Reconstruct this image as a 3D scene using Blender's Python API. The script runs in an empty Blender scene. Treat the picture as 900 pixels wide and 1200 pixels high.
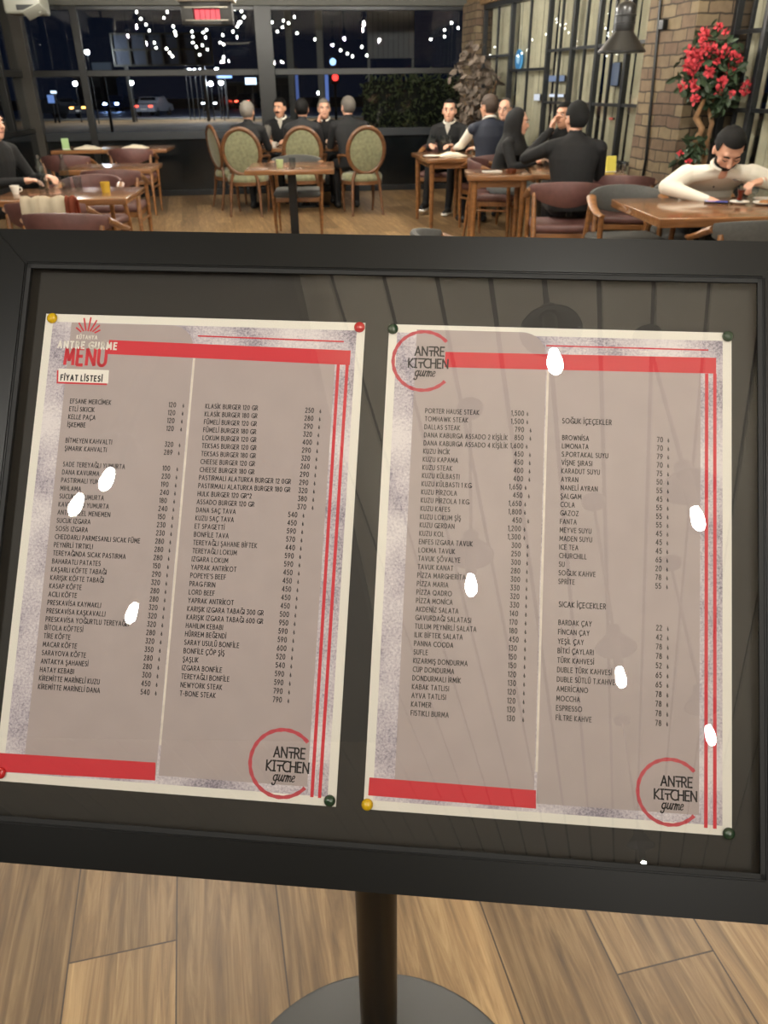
import bpy, bmesh, math, random
import numpy as np
from mathutils import Vector, Matrix
random.seed(7)
S = bpy.context.scene
COL = S.collection
R_ = math.radians
# ------------------------------------------------------------------ camera
CAM_H, PITCH, ROLL, FPX = 1.46, R_(29.05), R_(0.6), 900.0
cr0 = Vector((1, 0, 0)); cu0 = Vector((0, math.sin(PITCH), math.cos(PITCH)))
CF = Vector((0, math.cos(PITCH), -math.sin(PITCH)))
CR = cr0 * math.cos(ROLL) - cu0 * math.sin(ROLL)
CU = cu0 * math.cos(ROLL) + cr0 * math.sin(ROLL)
CP = Vector((0, 0, CAM_H))
cd = bpy.data.cameras.new('camera'); cam = bpy.data.objects.new('camera', cd); COL.objects.link(cam)
cd.sensor_fit = 'VERTICAL'; cd.sensor_height = 36; cd.lens = 27
cd.clip_start = .02; cd.clip_end = 400
cd.dof.use_dof = True; cd.dof.focus_distance = .667; cd.dof.aperture_fstop = 17
cam.matrix_world = Matrix(((CR.x, CU.x, -CF.x, 0), (CR.y, CU.y, -CF.y, 0), (CR.z, CU.z, -CF.z, CAM_H), (0, 0, 0, 1)))
S.camera = cam
# ------------------------------------------------------------------ world, exposure
w = bpy.data.worlds.new('night'); S.world = w; w.use_nodes = True
w.node_tree.nodes['Background'].inputs[0].default_value = (.004, .006, .013, 1)
w.node_tree.nodes['Background'].inputs[1].default_value = .8
S.view_settings.view_transform = 'Standard'; S.view_settings.look = 'None'
S.view_settings.exposure = 0.0; S.view_settings.gamma = 1; S.view_settings.use_curve_mapping = False
BULB, BULB2 = 700.0, 3600.0   # radiance of the lamp bulbs near the board, and over the dining room
WARM = (1.0, .955, .87)
# ------------------------------------------------------------------ where photo points lie in the place
def ray(x, y): return CF * FPX + CR * (x - 450) - CU * (y - 600)
def G(x, y, z=0.0):
    d = ray(x, y); return CP + d * ((z - CAM_H) / d.z)
def AT(x, y, Y):
    d = ray(x, y); return CP + d * (Y / d.y)
def onplane(x, y, p, n):
    d = ray(x, y); return CP + d * ((p - CP).dot(n) / d.dot(n))
# ------------------------------------------------------------------ materials
MATS = {}
def srgb(c): return tuple((v / 255 / 12.92 if v / 255 <= .04045 else ((v / 255 + .055) / 1.055) ** 2.4) for v in c)
def mat(name, c, rough=.5, metal=0, emit=0, ecol=None, spec=.5, coat=0, noise=0, nscale=20, bump=0, sheen=0):
    if name in MATS: return MATS[name]
    m = bpy.data.materials.new(name); m.use_nodes = True; MATS[name] = m
    nt = m.node_tree; b = nt.nodes['Principled BSDF']
    c = srgb(c)
    b.inputs['Base Color'].default_value = (*c, 1); b.inputs['Roughness'].default_value = rough
    b.inputs['Metallic'].default_value = metal; b.inputs['Specular IOR Level'].default_value = spec
    b.inputs['Coat Weight'].default_value = coat; b.inputs['Coat Roughness'].default_value = .15
    b.inputs['Sheen Weight'].default_value = sheen
    if emit:
        b.inputs['Emission Color'].default_value = (*(srgb(ecol) if ecol else c), 1); b.inputs['Emission Strength'].default_value = emit
    if noise or bump:
        tc = nt.nodes.new('ShaderNodeTexCoord'); n = nt.nodes.new('ShaderNodeTexNoise')
        n.inputs['Scale'].default_value = nscale; n.inputs['Detail'].default_value = 5
        nt.links.new(tc.outputs['Object'], n.inputs['Vector'])
        if noise:
            r = nt.nodes.new('ShaderNodeValToRGB')
            r.color_ramp.elements[0].position = .3; r.color_ramp.elements[1].position = .7
            r.color_ramp.elements[0].color = (*[v * (1 - noise) for v in c], 1)
            r.color_ramp.elements[1].color = (*[min(1, v * (1 + noise)) for v in c], 1)
            nt.links.new(n.outputs['Fac'], r.inputs[0]); nt.links.new(r.outputs[0], b.inputs['Base Color'])
        if bump:
            bp = nt.nodes.new('ShaderNodeBump'); bp.inputs['Strength'].default_value = bump; bp.inputs['Distance'].default_value = .01
            nt.links.new(n.outputs['Fac'], bp.inputs['Height']); nt.links.new(bp.outputs[0], b.inputs['Normal'])
    return m
def wood(name, c1, c2, rough=.35, axis=0, scale=6, coat=.3):
    if name in MATS: return MATS[name]
    m = mat(name, c1, rough, coat=coat); nt = m.node_tree; b = nt.nodes['Principled BSDF']
    tc = nt.nodes.new('ShaderNodeTexCoord'); mp = nt.nodes.new('ShaderNodeMapping')
    sc = [scale * 6] * 3; sc[axis] = scale * .5; mp.inputs['Scale'].default_value = sc
    n = nt.nodes.new('ShaderNodeTexNoise'); n.inputs['Scale'].default_value = 1; n.inputs['Detail'].default_value = 6; n.inputs['Distortion'].default_value = .6
    r = nt.nodes.new('ShaderNodeValToRGB'); r.color_ramp.elements[0].position = .32; r.color_ramp.elements[1].position = .68
    r.color_ramp.elements[0].color = (*srgb(c2), 1); r.color_ramp.elements[1].color = (*srgb(c1), 1)
    L = nt.links.new; L(tc.outputs['Object'], mp.inputs[0]); L(mp.outputs[0], n.inputs['Vector']); L(n.outputs['Fac'], r.inputs[0]); L(r.outputs[0], b.inputs['Base Color'])
    return m
def glassmat(name, tint=(1, 1, 1), ior=1.6, rough=0.0):
    if name in MATS: return MATS[name]
    m = bpy.data.materials.new(name); m.use_nodes = True; MATS[name] = m
    nt = m.node_tree; nt.nodes.remove(nt.nodes['Principled BSDF']); out = nt.nodes['Material Output']
    t = nt.nodes.new('ShaderNodeBsdfTransparent'); t.inputs[0].default_value = (*tint, 1)
    g = nt.nodes.new('ShaderNodeBsdfGlossy'); g.inputs['Roughness'].default_value = rough
    f = nt.nodes.new('ShaderNodeFresnel'); f.inputs[0].default_value = ior
    x = nt.nodes.new('ShaderNodeMixShader')
    ge = nt.nodes.new('ShaderNodeNewGeometry'); iv = nt.nodes.new('ShaderNodeMath'); iv.operation = 'SUBTRACT'; iv.inputs[0].default_value = 1
    mu = nt.nodes.new('ShaderNodeMath'); mu.operation = 'MULTIPLY'
    nt.links.new(ge.outputs['Backfacing'], iv.inputs[1]); nt.links.new(iv.outputs[0], mu.inputs[0]); nt.links.new(f.outputs[0], mu.inputs[1])
    nt.links.new(mu.outputs[0], x.inputs[0]); nt.links.new(t.outputs[0], x.inputs[1]); nt.links.new(g.outputs[0], x.inputs[2]); nt.links.new(x.outputs[0], out.inputs[0])
    return m
def emat(name, c, s):
    if name in MATS: return MATS[name]
    m = bpy.data.materials.new(name); m.use_nodes = True; MATS[name] = m
    b = m.node_tree.nodes['Principled BSDF']; b.inputs['Base Color'].default_value = (.02, .02, .02, 1)
    b.inputs['Emission Color'].default_value = (*c, 1); b.inputs['Emission Strength'].default_value = s
    return m
# ------------------------------------------------------------------ mesh helpers
def box(bm, c, s, rz=0, bev=0):
    r = bmesh.ops.create_cube(bm, size=1)
    M = Matrix.Translation(c) @ Matrix.Rotation(rz, 4, 'Z') @ Matrix.Diagonal((*s, 1))
    bmesh.ops.transform(bm, matrix=M, verts=r['verts'])
    if bev:
        es = list({e for v in r['verts'] for e in v.link_edges})
        bmesh.ops.bevel(bm, geom=es, offset=bev, segments=3, affect='EDGES', profile=.5)
def BX(c, s, bev=0, rz=0):
    bm = bmesh.new(); box(bm, c, s, rz, bev); return bm
def prism(bm, pts, z0, z1):
    a = [bm.verts.new((x, y, z0)) for x, y in pts]; b = [bm.verts.new((x, y, z1)) for x, y in pts]
    n = len(pts)
    for i in range(n): bm.faces.new((a[i], a[(i + 1) % n], b[(i + 1) % n], b[i]))
    bm.faces.new(a[::-1]); bm.faces.new(b)
def rings(bm, rs, cap=True):
    vs = [[bm.verts.new(p) for p in r] for r in rs]
    for i in range(len(vs) - 1):
        n = len(vs[i])
        for j in range(n): bm.faces.new((vs[i][j], vs[i][(j + 1) % n], vs[i + 1][(j + 1) % n], vs[i + 1][j]))
    if cap: bm.faces.new(vs[0][::-1]); bm.faces.new(vs[-1])
def tube(bm, pts, r, n=10, flat=1.0):
    pts = [Vector(p) for p in pts]; rs = []; k = len(pts)
    rad = r if isinstance(r, (list, tuple)) else [r] * k
    up = None
    for i, p in enumerate(pts):
        t = (pts[min(i + 1, k - 1)] - pts[max(i - 1, 0)]).normalized()
        if up is None: up = Vector((0, 0, 1)) if abs(t.z) < .9 else Vector((1, 0, 0))
        a = t.cross(up).normalized(); b = a.cross(t).normalized(); up = b
        rs.append([p + a * math.cos(2 * math.pi * j / n) * rad[i] + b * math.sin(2 * math.pi * j / n) * rad[i] * flat for j in range(n)])
    rings(bm, rs)
def TB(pts, r, n=10, flat=1.0):
    bm = bmesh.new(); tube(bm, pts, r, n, flat); return bm
def lathe(bm, prof, c=(0, 0, 0), n=28, closed=False):
    rs = [[Vector(c) + Vector((max(r, 1e-5) * math.cos(2 * math.pi * j / n), max(r, 1e-5) * math.sin(2 * math.pi * j / n), z)) for j in range(n)] for r, z in prof]
    rings(bm, rs, cap=not closed)
    if closed:
        pass
def LT(prof, c=(0, 0, 0), n=28):
    bm = bmesh.new(); lathe(bm, prof, c, n); return bm
def ball(bm, c, r, seg=16, M=None):
    res = bmesh.ops.create_uvsphere(bm, u_segments=seg, v_segments=max(6, seg * 2 // 3), radius=1)
    r = r if isinstance(r, (tuple, list)) else (r, r, r)
    T = Matrix.Translation(c) @ Matrix.Diagonal((*r, 1))
    if M: T = M @ T
    bmesh.ops.transform(bm, matrix=T, verts=res['verts'])
def BL(c, r, seg=16):
    bm = bmesh.new(); ball(bm, c, r, seg); return bm
def obj(name, bm, m, parent=None, smooth=False, X=None):
    if X is not None: bm.transform(X)
    bmesh.ops.recalc_face_normals(bm, faces=bm.faces[:])
    me = bpy.data.meshes.new(name); bm.to_mesh(me); bm.free()
    for mm in (m if isinstance(m, (list, tuple)) else [m]): me.materials.append(mm)
    if smooth:
        me.polygons.foreach_set('use_smooth', [True] * len(me.polygons))
        try: me.set_sharp_from_angle(angle=R_(40))
        except Exception: pass
    o = bpy.data.objects.new(name, me); COL.objects.link(o)
    if parent: o.parent = parent
    return o
def tag(o, label, cat, group=None):
    o['label'] = label; o['category'] = cat
    if group: o['group'] = group
    return o
def thing(name, label, cat, loc=(0, 0, 0), rz=0, group=None):
    o = bpy.data.objects.new(name, None); COL.objects.link(o); o.empty_display_size = .1
    o.location = loc; o.rotation_euler = (0, 0, rz)
    return tag(o, label, cat, group)
def structure(o): o['kind'] = 'structure'; return o
def sroot(name, loc=(0, 0, 0), rz=0):
    o = bpy.data.objects.new(name, None); COL.objects.link(o); o.location = loc; o.rotation_euler = (0, 0, rz)
    return structure(o)
def dup(root, loc, rz, label, group=None):
    r = root.copy(); COL.objects.link(r); r.location = loc; r.rotation_euler = (0, 0, rz); r['label'] = label
    if group: r['group'] = group
    for ch in list(root.children):
        c = ch.copy(); COL.objects.link(c); c.parent = r
        for g in list(ch.children):
            d = g.copy(); COL.objects.link(d); d.parent = c
    return r

M_wood = wood('chair wood', (146, 100, 58), (110, 72, 40), .35)
M_table = wood('table wood', (146, 102, 66), (112, 76, 48), .18, coat=.5)
M_walnut = wood('walnut', (112, 74, 44), (84, 54, 32), .35)
M_brown = mat('brown leather', (92, 60, 56), .5, noise=.15, bump=.1)
M_grey = mat('grey upholstery', (78, 78, 76), .8, noise=.1, nscale=60)
M_green = mat('green velvet', (122, 122, 92), .8, noise=.25, nscale=25, sheen=.3)
M_black = mat('black metal', (12, 12, 12), .36, spec=.4)
M_blackm = mat('matt black', (16, 16, 16), .6)
M_dkgrey = mat('dark grey aluminium', (74, 72, 66), .45, metal=.2)
M_steel = mat('steel', (190, 190, 190), .2, metal=1)
M_white = mat('white china', (232, 228, 218), .2)
M_cloth = mat('white cloth', (228, 218, 196), .9, bump=.2)
M_glass = glassmat('clear glass')

# ================================================================== ROOM
# right wall frame: s runs from the far corner towards the camera, +y is outwards
RC = G(545, 221.5); RA = R_(-77); rt = Vector((math.cos(RA), math.sin(RA), 0)); rn = Vector((-rt.y, rt.x, 0))
def sR(px, py, off=0.0):
    p = onplane(px, py, RC + rn * off, rn); return (p - RC).dot(rt), p.z
# back wall frame: x runs left to right, +y outwards
_a, _b = G(183, 230), G(500, 221.7); bt = (_b - _a).normalized(); BA = math.atan2(bt.y, bt.x); bn = Vector((-bt.y, bt.x, 0))
BC = _a
def sB(px, py):
    p = onplane(px, py, BC, bn); return (p - BC).dot(bt), p.z
XL = sB(37, 120)[0]; XR = (RC - BC).dot(bt) + .05
CL = BC + bt * XL
# left wall from the corner CL towards the camera
LA = R_(-86.5); lt = Vector((math.cos(LA), math.sin(LA), 0)); ln = Vector((lt.y, -lt.x, 0))
REAR = -7.0
def meet(p, d, Y): return p + d * ((Y - p.y) / d.y)
PL_, PR_ = meet(CL, lt, REAR), meet(RC, rt, REAR)
# floor -------------------------------------------------------------
FD = R_(12.6)   # planks run this far left of the view
def floor_material():
    m = mat('wood plank tiles', (150, 115, 75), .42); nt = m.node_tree; N = nt.nodes.new; L = nt.links.new; b = nt.nodes['Principled BSDF']
    tc = N('ShaderNodeTexCoord'); mp = N('ShaderNodeMapping'); mp.vector_type = 'POINT'
    mp.inputs['Rotation'].default_value = (0, 0, -(math.pi / 2 + FD))
    L(tc.outputs['Object'], mp.inputs[0])
    add = N('ShaderNodeVectorMath'); add.operation = 'ADD'; add.inputs[1].default_value = (FU, FV, 0); L(mp.outputs[0], add.inputs[0])
    sp = N('ShaderNodeSeparateXYZ'); L(add.outputs[0], sp.inputs[0]); dv = N('ShaderNodeMath'); dv.operation = 'DIVIDE'; dv.inputs[1].default_value = PW; L(sp.outputs[1], dv.inputs[0])
    fl_ = N('ShaderNodeMath'); fl_.operation = 'FLOOR'; L(dv.outputs[0], fl_.inputs[0]); ma = N('ShaderNodeMath'); ma.operation = 'MULTIPLY_ADD'; ma.inputs[1].default_value = FS; L(fl_.outputs[0], ma.inputs[0]); L(sp.outputs[0], ma.inputs[2])
    cb_ = N('ShaderNodeCombineXYZ'); L(ma.outputs[0], cb_.inputs[0]); L(sp.outputs[1], cb_.inputs[1]); add = cb_
    br = N('ShaderNodeTexBrick'); L(add.outputs[0], br.inputs['Vector'])
    br.inputs['Scale'].default_value = 1; br.inputs['Brick Width'].default_value = 1.2; br.inputs['Row Height'].default_value = PW
    br.inputs['Mortar Size'].default_value = .0016; br.inputs['Mortar Smooth'].default_value = .1; br.inputs['Bias'].default_value = 0
    br.inputs['Color1'].default_value = (0, 0, 0, 1); br.inputs['Color2'].default_value = (1, 1, 1, 1); br.inputs['Mortar'].default_value = (.5, .5, .5, 1)
    br.offset = 0
    # grain
    mp2 = N('ShaderNodeMapping'); mp2.inputs['Scale'].default_value = (2.2, 34, 1); L(add.outputs[0], mp2.inputs[0])
    cmb = N('ShaderNodeVectorMath'); cmb.operation = 'MULTIPLY'; cmb.inputs[1].default_value = (7, 7, 23)
    L(br.outputs['Color'], cmb.inputs[0]); ad2 = N('ShaderNodeVectorMath'); ad2.operation = 'ADD'; L(mp2.outputs[0], ad2.inputs[0]); L(cmb.outputs[0], ad2.inputs[1])
    n1 = N('ShaderNodeTexNoise'); n1.inputs['Scale'].default_value = 1; n1.inputs['Detail'].default_value = 8; n1.inputs['Roughness'].default_value = .65; n1.inputs['Distortion'].default_value = 1.6
    L(ad2.outputs[0], n1.inputs['Vector'])
    n2 = N('ShaderNodeTexNoise'); n2.inputs['Scale'].default_value = .28; n2.inputs['Detail'].default_value = 2; n2.inputs['Distortion'].default_value = .8; L(ad2.outputs[0], n2.inputs['Vector'])
    r1 = N('ShaderNodeValToRGB'); e = r1.color_ramp.elements
    e[0].position = .28; e[0].color = (*srgb((98, 80, 60)), 1); e[1].position = .72; e[1].color = (*srgb((190, 165, 128)), 1)
    k = e.new(.5); k.color = (*srgb((150, 124, 92)), 1)
    L(n1.outputs['Fac'], r1.inputs[0])
    mx = N('ShaderNodeMix'); mx.data_type = 'RGBA'; mx.blend_type = 'MULTIPLY'; mx.inputs[0].default_value = 1
    r2 = N('ShaderNodeValToRGB'); e = r2.color_ramp.elements; e[0].position = .3; e[0].color = (.72, .70, .66, 1); e[1].position = .7; e[1].color = (1.08, 1.06, 1.0, 1)
    L(n2.outputs['Fac'], r2.inputs[0]); L(r1.outputs[0], mx.inputs[6]); L(r2.outputs[0], mx.inputs[7])
    mx2 = N('ShaderNodeMix'); mx2.data_type = 'RGBA'; mx2.blend_type = 'MULTIPLY'; mx2.inputs[0].default_value = 1
    r3 = N('ShaderNodeValToRGB'); e = r3.color_ramp.elements; e[0].color = (.58, .54, .50, 1); e[1].color = (1.16, 1.12, 1.05, 1)
    L(br.outputs['Color'], r3.inputs[0]); L(mx.outputs[2], mx2.inputs[6]); L(r3.outputs[0], mx2.inputs[7])
    mx3 = N('ShaderNodeMix'); mx3.data_type = 'RGBA'; L(br.outputs['Fac'], mx3.inputs[0]); L(mx2.outputs[2], mx3.inputs[6]); mx3.inputs[7].default_value = (*srgb((58, 44, 32)), 1)
    L(mx3.outputs[2], b.inputs['Base Color'])
    bp = N('ShaderNodeBump'); bp.inputs['Strength'].default_value = .12; bp.inputs['Distance'].default_value = .004; L(n1.outputs['Fac'], bp.inputs['Height']); L(bp.outputs[0], b.inputs['Normal'])
    return m
# plank frame: u along the plank, v across (to the left of travel)
fu = Vector((-math.sin(FD), math.cos(FD), 0)); fv = Vector((-fu.y, fu.x, 0))
lines = [G(96, 1020), G(207, 1100), G(579, 1100), G(829, 1100)]
vv = [p.dot(fv) for p in lines]
PW = (vv[0] - vv[3]) / 6.0
FV = PW * 40 - vv[1]
j1 = G(145, 1115).dot(fu); j2 = G(780, 1128).dot(fu)
row1 = math.floor((G(145, 1115).dot(fv) + FV) / PW); row2 = math.floor((G(780, 1128).dot(fv) + FV) / PW)
_k = row1 - row2            # rows apart; every row is shifted by the same step
FS = (((j1 - j2) % 1.2) + 1.2 * 2) / _k if _k else .4
FS = -FS
FU = 24.0 - j1 - row1 * FS
bm = bmesh.new(); pts = [PL_, PR_, RC + rt * -.15 + rn * .1, CL + bt * -.1]
prism(bm, [(p.x, p.y) for p in pts], -.12, 0)
structure(obj('floor', bm, floor_material()))
# ceiling -----------------------------------------------------------
def ceiling_material():
    m = mat('ceiling boards', (150, 140, 118), .5); nt = m.node_tree; N = nt.nodes.new; L = nt.links.new; b = nt.nodes['Principled BSDF']
    n = N('ShaderNodeTexNoise'); tc = N('ShaderNodeTexCoord'); n.inputs['Scale'].default_value = 3
    L(tc.outputs['Object'], n.inputs['Vector']); r = N('ShaderNodeValToRGB')
    r.color_ramp.elements[0].color = (*srgb((206, 198, 176)), 1); r.color_ramp.elements[1].color = (*srgb((226, 218, 198)), 1)
    L(n.outputs['Fac'], r.inputs[0]); L(r.outputs[0], b.inputs['Base Color']); return m
CZ = 2.95
bm = bmesh.new()
prism(bm, [(p.x, p.y) for p in pts], CZ + .03, CZ + .1)
cdir = R_(90 + 6); ca, sa = math.cos(cdir), math.sin(cdir)
ceil_o = structure(obj('ceiling', bm, mat('ceiling gaps', (40, 36, 30), .8)))
bm = bmesh.new()
for i in range(-40, 40):      # tongue and groove boards
    v0 = i * .17
    a0 = Vector((-sa, ca, 0)); d0 = Vector((ca, sa, 0))
    box(bm, a0 * (v0) + d0 * 3.2 + Vector((0, 0, CZ + .014)), (20.5, .152, .03), cdir)
obj('boards', bm, ceiling_material(), ceil_o)
obj('added_dark_slab', BX((-1.95, -1.2, CZ - .06), (2.9, 4.2, .1), .01), mat('added dark slab', (62, 54, 44), .6), ceil_o)  # slab added out of view, darkens the left of the cover glass reflection

M_frame = mat('window frame', (33, 33, 31), .4, metal=.3)
M_frame2 = mat('black window frame', (24, 26, 28), .4)
M_dark_panel = mat('dark glazed panel', (14, 18, 20), .12, coat=.3)
M_pane = glassmat('window glass', (.93, .95, .96))
# back wall ----------------------------------------------------------
bw = sroot('wall_back', BC, BA)
zt = sB(310, 7)[1]; zr = sB(300, 84.5)[1]; zs = sB(310, 152)[1]
obj('head_beam', BX(((XL + XR) / 2, .06, (zt + CZ) / 2 + .02), (XR - XL + .3, .22, CZ - zt + .04), .01), mat('grey head beam', (76, 76, 69), .6, noise=.08), bw)
xp = sB(315, 120)[0]
WX = [XL, xp, XR]
def wbox(n, p, x0, x1, y, d, z0, z1, m, bev=.006): return obj(n, BX(((x0 + x1) / 2, y, (z0 + z1) / 2), (x1 - x0, d, z1 - z0), bev), m, p)
wbox('post', bw, xp - .12, xp + .12, -.02, .16, 0, zt, M_frame)
wbox('post', bw, XL - .16, XL + .10, -.02, .2, 0, zt + .1, mat('corner post', (52, 48, 40), .5))
x93 = sB(93, 60)[0]
wbox('post', bw, x93 - .05, x93 + .05, .02, .08, 0, zt, M_frame)
for n, (x0, x1) in ((1, (XL + .1, x93 - .05)), (2, (x93 + .05, xp - .12)), (3, (xp + .12, XR))):
    wn = sroot('window_%d' % n, BC, BA)
    wbox('upper_rail', wn, x0, x1, .02, .06, zr - .04, zr + .04, M_frame)
    wbox('lower_rail', wn, x0, x1, .02, .07, zs - .11, zs, mat('dark rail', (34, 38, 42), .4))
    wbox('bottom_rail', wn, x0, x1, .02, .07, 0, .08, M_frame2)
    wbox('head_rail', wn, x0, x1, .02, .06, zt - .05, zt, M_frame2)
    wbox('parapet_panel', wn, x0, x1, .035, .03, .08, zs - .11, M_dark_panel, .002)
    wbox('pane', wn, x0, x1, .03, .008, zs, zr - .04, M_pane, 0)
    wbox('pane', wn, x0, x1, .03, .008, zr + .04, zt - .05, M_pane, 0)
    if n == 2:
        for xx in (sB(258, 150)[0],):
            wbox('mullion', wn, xx - .02, xx + .02, .02, .05, .08, zs, M_frame2)
    if n == 3:
        for px in (436, 470):
            pass
# left wall ----------------------------------------------------------
lw = sroot('wall_left', CL, LA)     # local x towards the camera, +y into the room
LLen = (PL_ - CL).length
obj('head_beam', BX((LLen / 2, -.06, (2.55 + CZ) / 2), (LLen, .2, CZ - 2.55), .01), MATS['grey head beam'], lw)
obj('low_wall', BX((LLen / 2, -.06, .45), (LLen, .14, .9), .01), M_dark_panel, lw)
for i, x in enumerate((.9, 2.3, 4.6, 6.9, 9.2, 11.5, 13.8, 16.1, 18.4)):
    wn = sroot('window_%d' % (20 + i), CL, LA)
    x0 = ([.12, .9, 2.3, 4.6, 6.9, 9.2, 11.5, 13.8, 16.1][i]); 
    wbox('side_post', wn, x - .05, x + .05, -.03, .1, .9, 2.55, M_frame)
    wbox('upper_rail', wn, x0, x, -.03, .06, zr - .04, zr + .04, M_frame)
    wbox('sill', wn, x0, x, -.03, .1, .9, .96, M_frame)
    wbox('pane', wn, x0, x, -.04, .008, .96, 2.55, M_pane, 0)
# right wall ---------------------------------------------------------
def brick_material():
    m = mat('brown brick', (120, 98, 72), .85); nt = m.node_tree; N = nt.nodes.new; L = nt.links.new; b = nt.nodes['Principled BSDF']
    tc = N('ShaderNodeTexCoord'); sx = N('ShaderNodeSeparateXYZ'); L(tc.outputs['Object'], sx.inputs[0])
    ad = N('ShaderNodeMath'); ad.operation = 'ADD'; L(sx.outputs[0], ad.inputs[0]); L(sx.outputs[1], ad.inputs[1])
    cx = N('ShaderNodeCombineXYZ'); L(ad.outputs[0], cx.inputs[0]); L(sx.outputs[2], cx.inputs[1])
    n0 = N('ShaderNodeTexNoise'); n0.inputs['Scale'].default_value = 7; L(tc.outputs['Object'], n0.inputs['Vector'])
    sc = N('ShaderNodeVectorMath'); sc.operation = 'SCALE'; sc.inputs[3].default_value = .03; L(n0.outputs['Color'], sc.inputs[0])
    av = N('ShaderNodeVectorMath'); av.operation = 'ADD'; L(cx.outputs[0], av.inputs[0]); L(sc.outputs[0], av.inputs[1])
    br = N('ShaderNodeTexBrick'); L(av.outputs[0], br.inputs['Vector']); br.inputs['Scale'].default_value = 1
    br.inputs['Brick Width'].default_value = .2; br.inputs['Row Height'].default_value = .088; br.inputs['Mortar Size'].default_value = .006; br.inputs['Mortar Smooth'].default_value = .3
    br.inputs['Color1'].default_value = (*srgb((132, 118, 92)), 1); br.inputs['Color2'].default_value = (*srgb((104, 84, 68)), 1); br.inputs['Mortar'].default_value = (*srgb((60, 52, 44)), 1)
    n = N('ShaderNodeTexNoise'); n.inputs['Scale'].default_value = 14; n.inputs['Detail'].default_value = 5; L(tc.outputs['Object'], n.inputs['Vector'])
    r = N('ShaderNodeValToRGB'); r.color_ramp.elements[0].color = (.55, .52, .5, 1); r.color_ramp.elements[1].color = (1.15, 1.12, 1.1, 1); L(n.outputs['Fac'], r.inputs[0])
    mx = N('ShaderNodeMix'); mx.data_type = 'RGBA'; mx.blend_type = 'MULTIPLY'; mx.inputs[0].default_value = 1; L(br.outputs['Color'], mx.inputs[6]); L(r.outputs[0], mx.inputs[7]); L(mx.outputs[2], b.inputs['Base Color'])
    bp = N('ShaderNodeBump'); bp.inputs['Strength'].default_value = .9; bp.inputs['Distance'].default_value = .02; bp.invert = True
    L(br.outputs['Fac'], bp.inputs['Height']); L(bp.outputs[0], b.inputs['Normal'])
    return m
M_brick = brick_material()
rw = sroot('wall_right', RC, RA)
RL = (PR_ - RC).length
WH = 2.42                      # head of the tall glazing
def rbox(n, p, s0, s1, y0, y1, z0, z1, m, bev=.004): return obj(n, BX(((s0 + s1) / 2, (y0 + y1) / 2, (z0 + z1) / 2), (s1 - s0, y1 - y0, z1 - z0), bev), m, p)
s_col = sR(566, 60)[0]
rbox('brick_column', rw, -.12, s_col - .05, -.10, .25, 0, WH + .06, M_brick)
rbox('lintel', rw, -.12, RL, -.06, .25, WH, WH + .16, mat('lintel', (116, 92, 62), .6, noise=.2), .01)
rbox('wall_above', rw, -.12, RL, -.04, .25, WH + .16, CZ + .02, M_brick)
# brick pier
_p = AT(807, 80, 7.0)
pc = onplane(807, 80, RC - rn * .34, rn); sp1 = (pc - RC).dot(rt); sp0 = sR(749, 100, -.34)[0]
pier = structure(obj('wall_pier', BX(((sp0 + sp1) / 2, -.045, CZ / 2 + .005), (sp1 - sp0, .59, CZ - .01), .008), M_brick)); pier.location = RC; pier.rotation_euler = (0, 0, RA)
# glazing bays
bays = []
edges = [sR(px, 88)[0] for px in (566, 597, 640, 668, 697, 732)]
for i in range(5): bays.append((edges[i], edges[i + 1], i))
s_after = sR(848, 60)[0]
bays.append((edges[5], sp0 + .12, 5))
b7 = [max(sp1 + .02, s_after - .1), sR(893, 60)[0]]; b7 += [b7[1] + 1.3, b7[1] + 2.6, b7[1] + 4.5]
for i in range(len(b7) - 1): bays.append((b7[i], b7[i + 1], 6 + i))
zu, zl = sR(650, 59)[1], sR(665, 121)[1]; zd = sR(610, 82)[1]
def curtain(s0, s1, z0, z1, dep):
    bm = bmesh.new(); n = max(12, int((s1 - s0) / .014)); f, bk = [], []
    for j, z in enumerate((z0, (z0 + z1) / 2, z1)):
        ra, rb = [], []
        for i in range(n + 1):
            s = s0 + (s1 - s0) * i / n
            y = dep + .018 * math.sin(s * 70 + .7 * math.sin(s * 9)) + .012 * math.sin(s * 31 + j)
            ra.append(bm.verts.new((s, y, z))); rb.append(bm.verts.new((s, y + .004, z)))
        f.append(ra); bk.append(rb)
    for j in range(2):
        for i in range(n):
            bm.faces.new((f[j][i], f[j][i + 1], f[j + 1][i + 1], f[j + 1][i])); bm.faces.new((bk[j][i + 1], bk[j][i], bk[j + 1][i], bk[j + 1][i + 1]))
    return bm
M_curtain = mat('beige sheer curtain', (176, 166, 140), .9, noise=.12, nscale=6)
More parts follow.
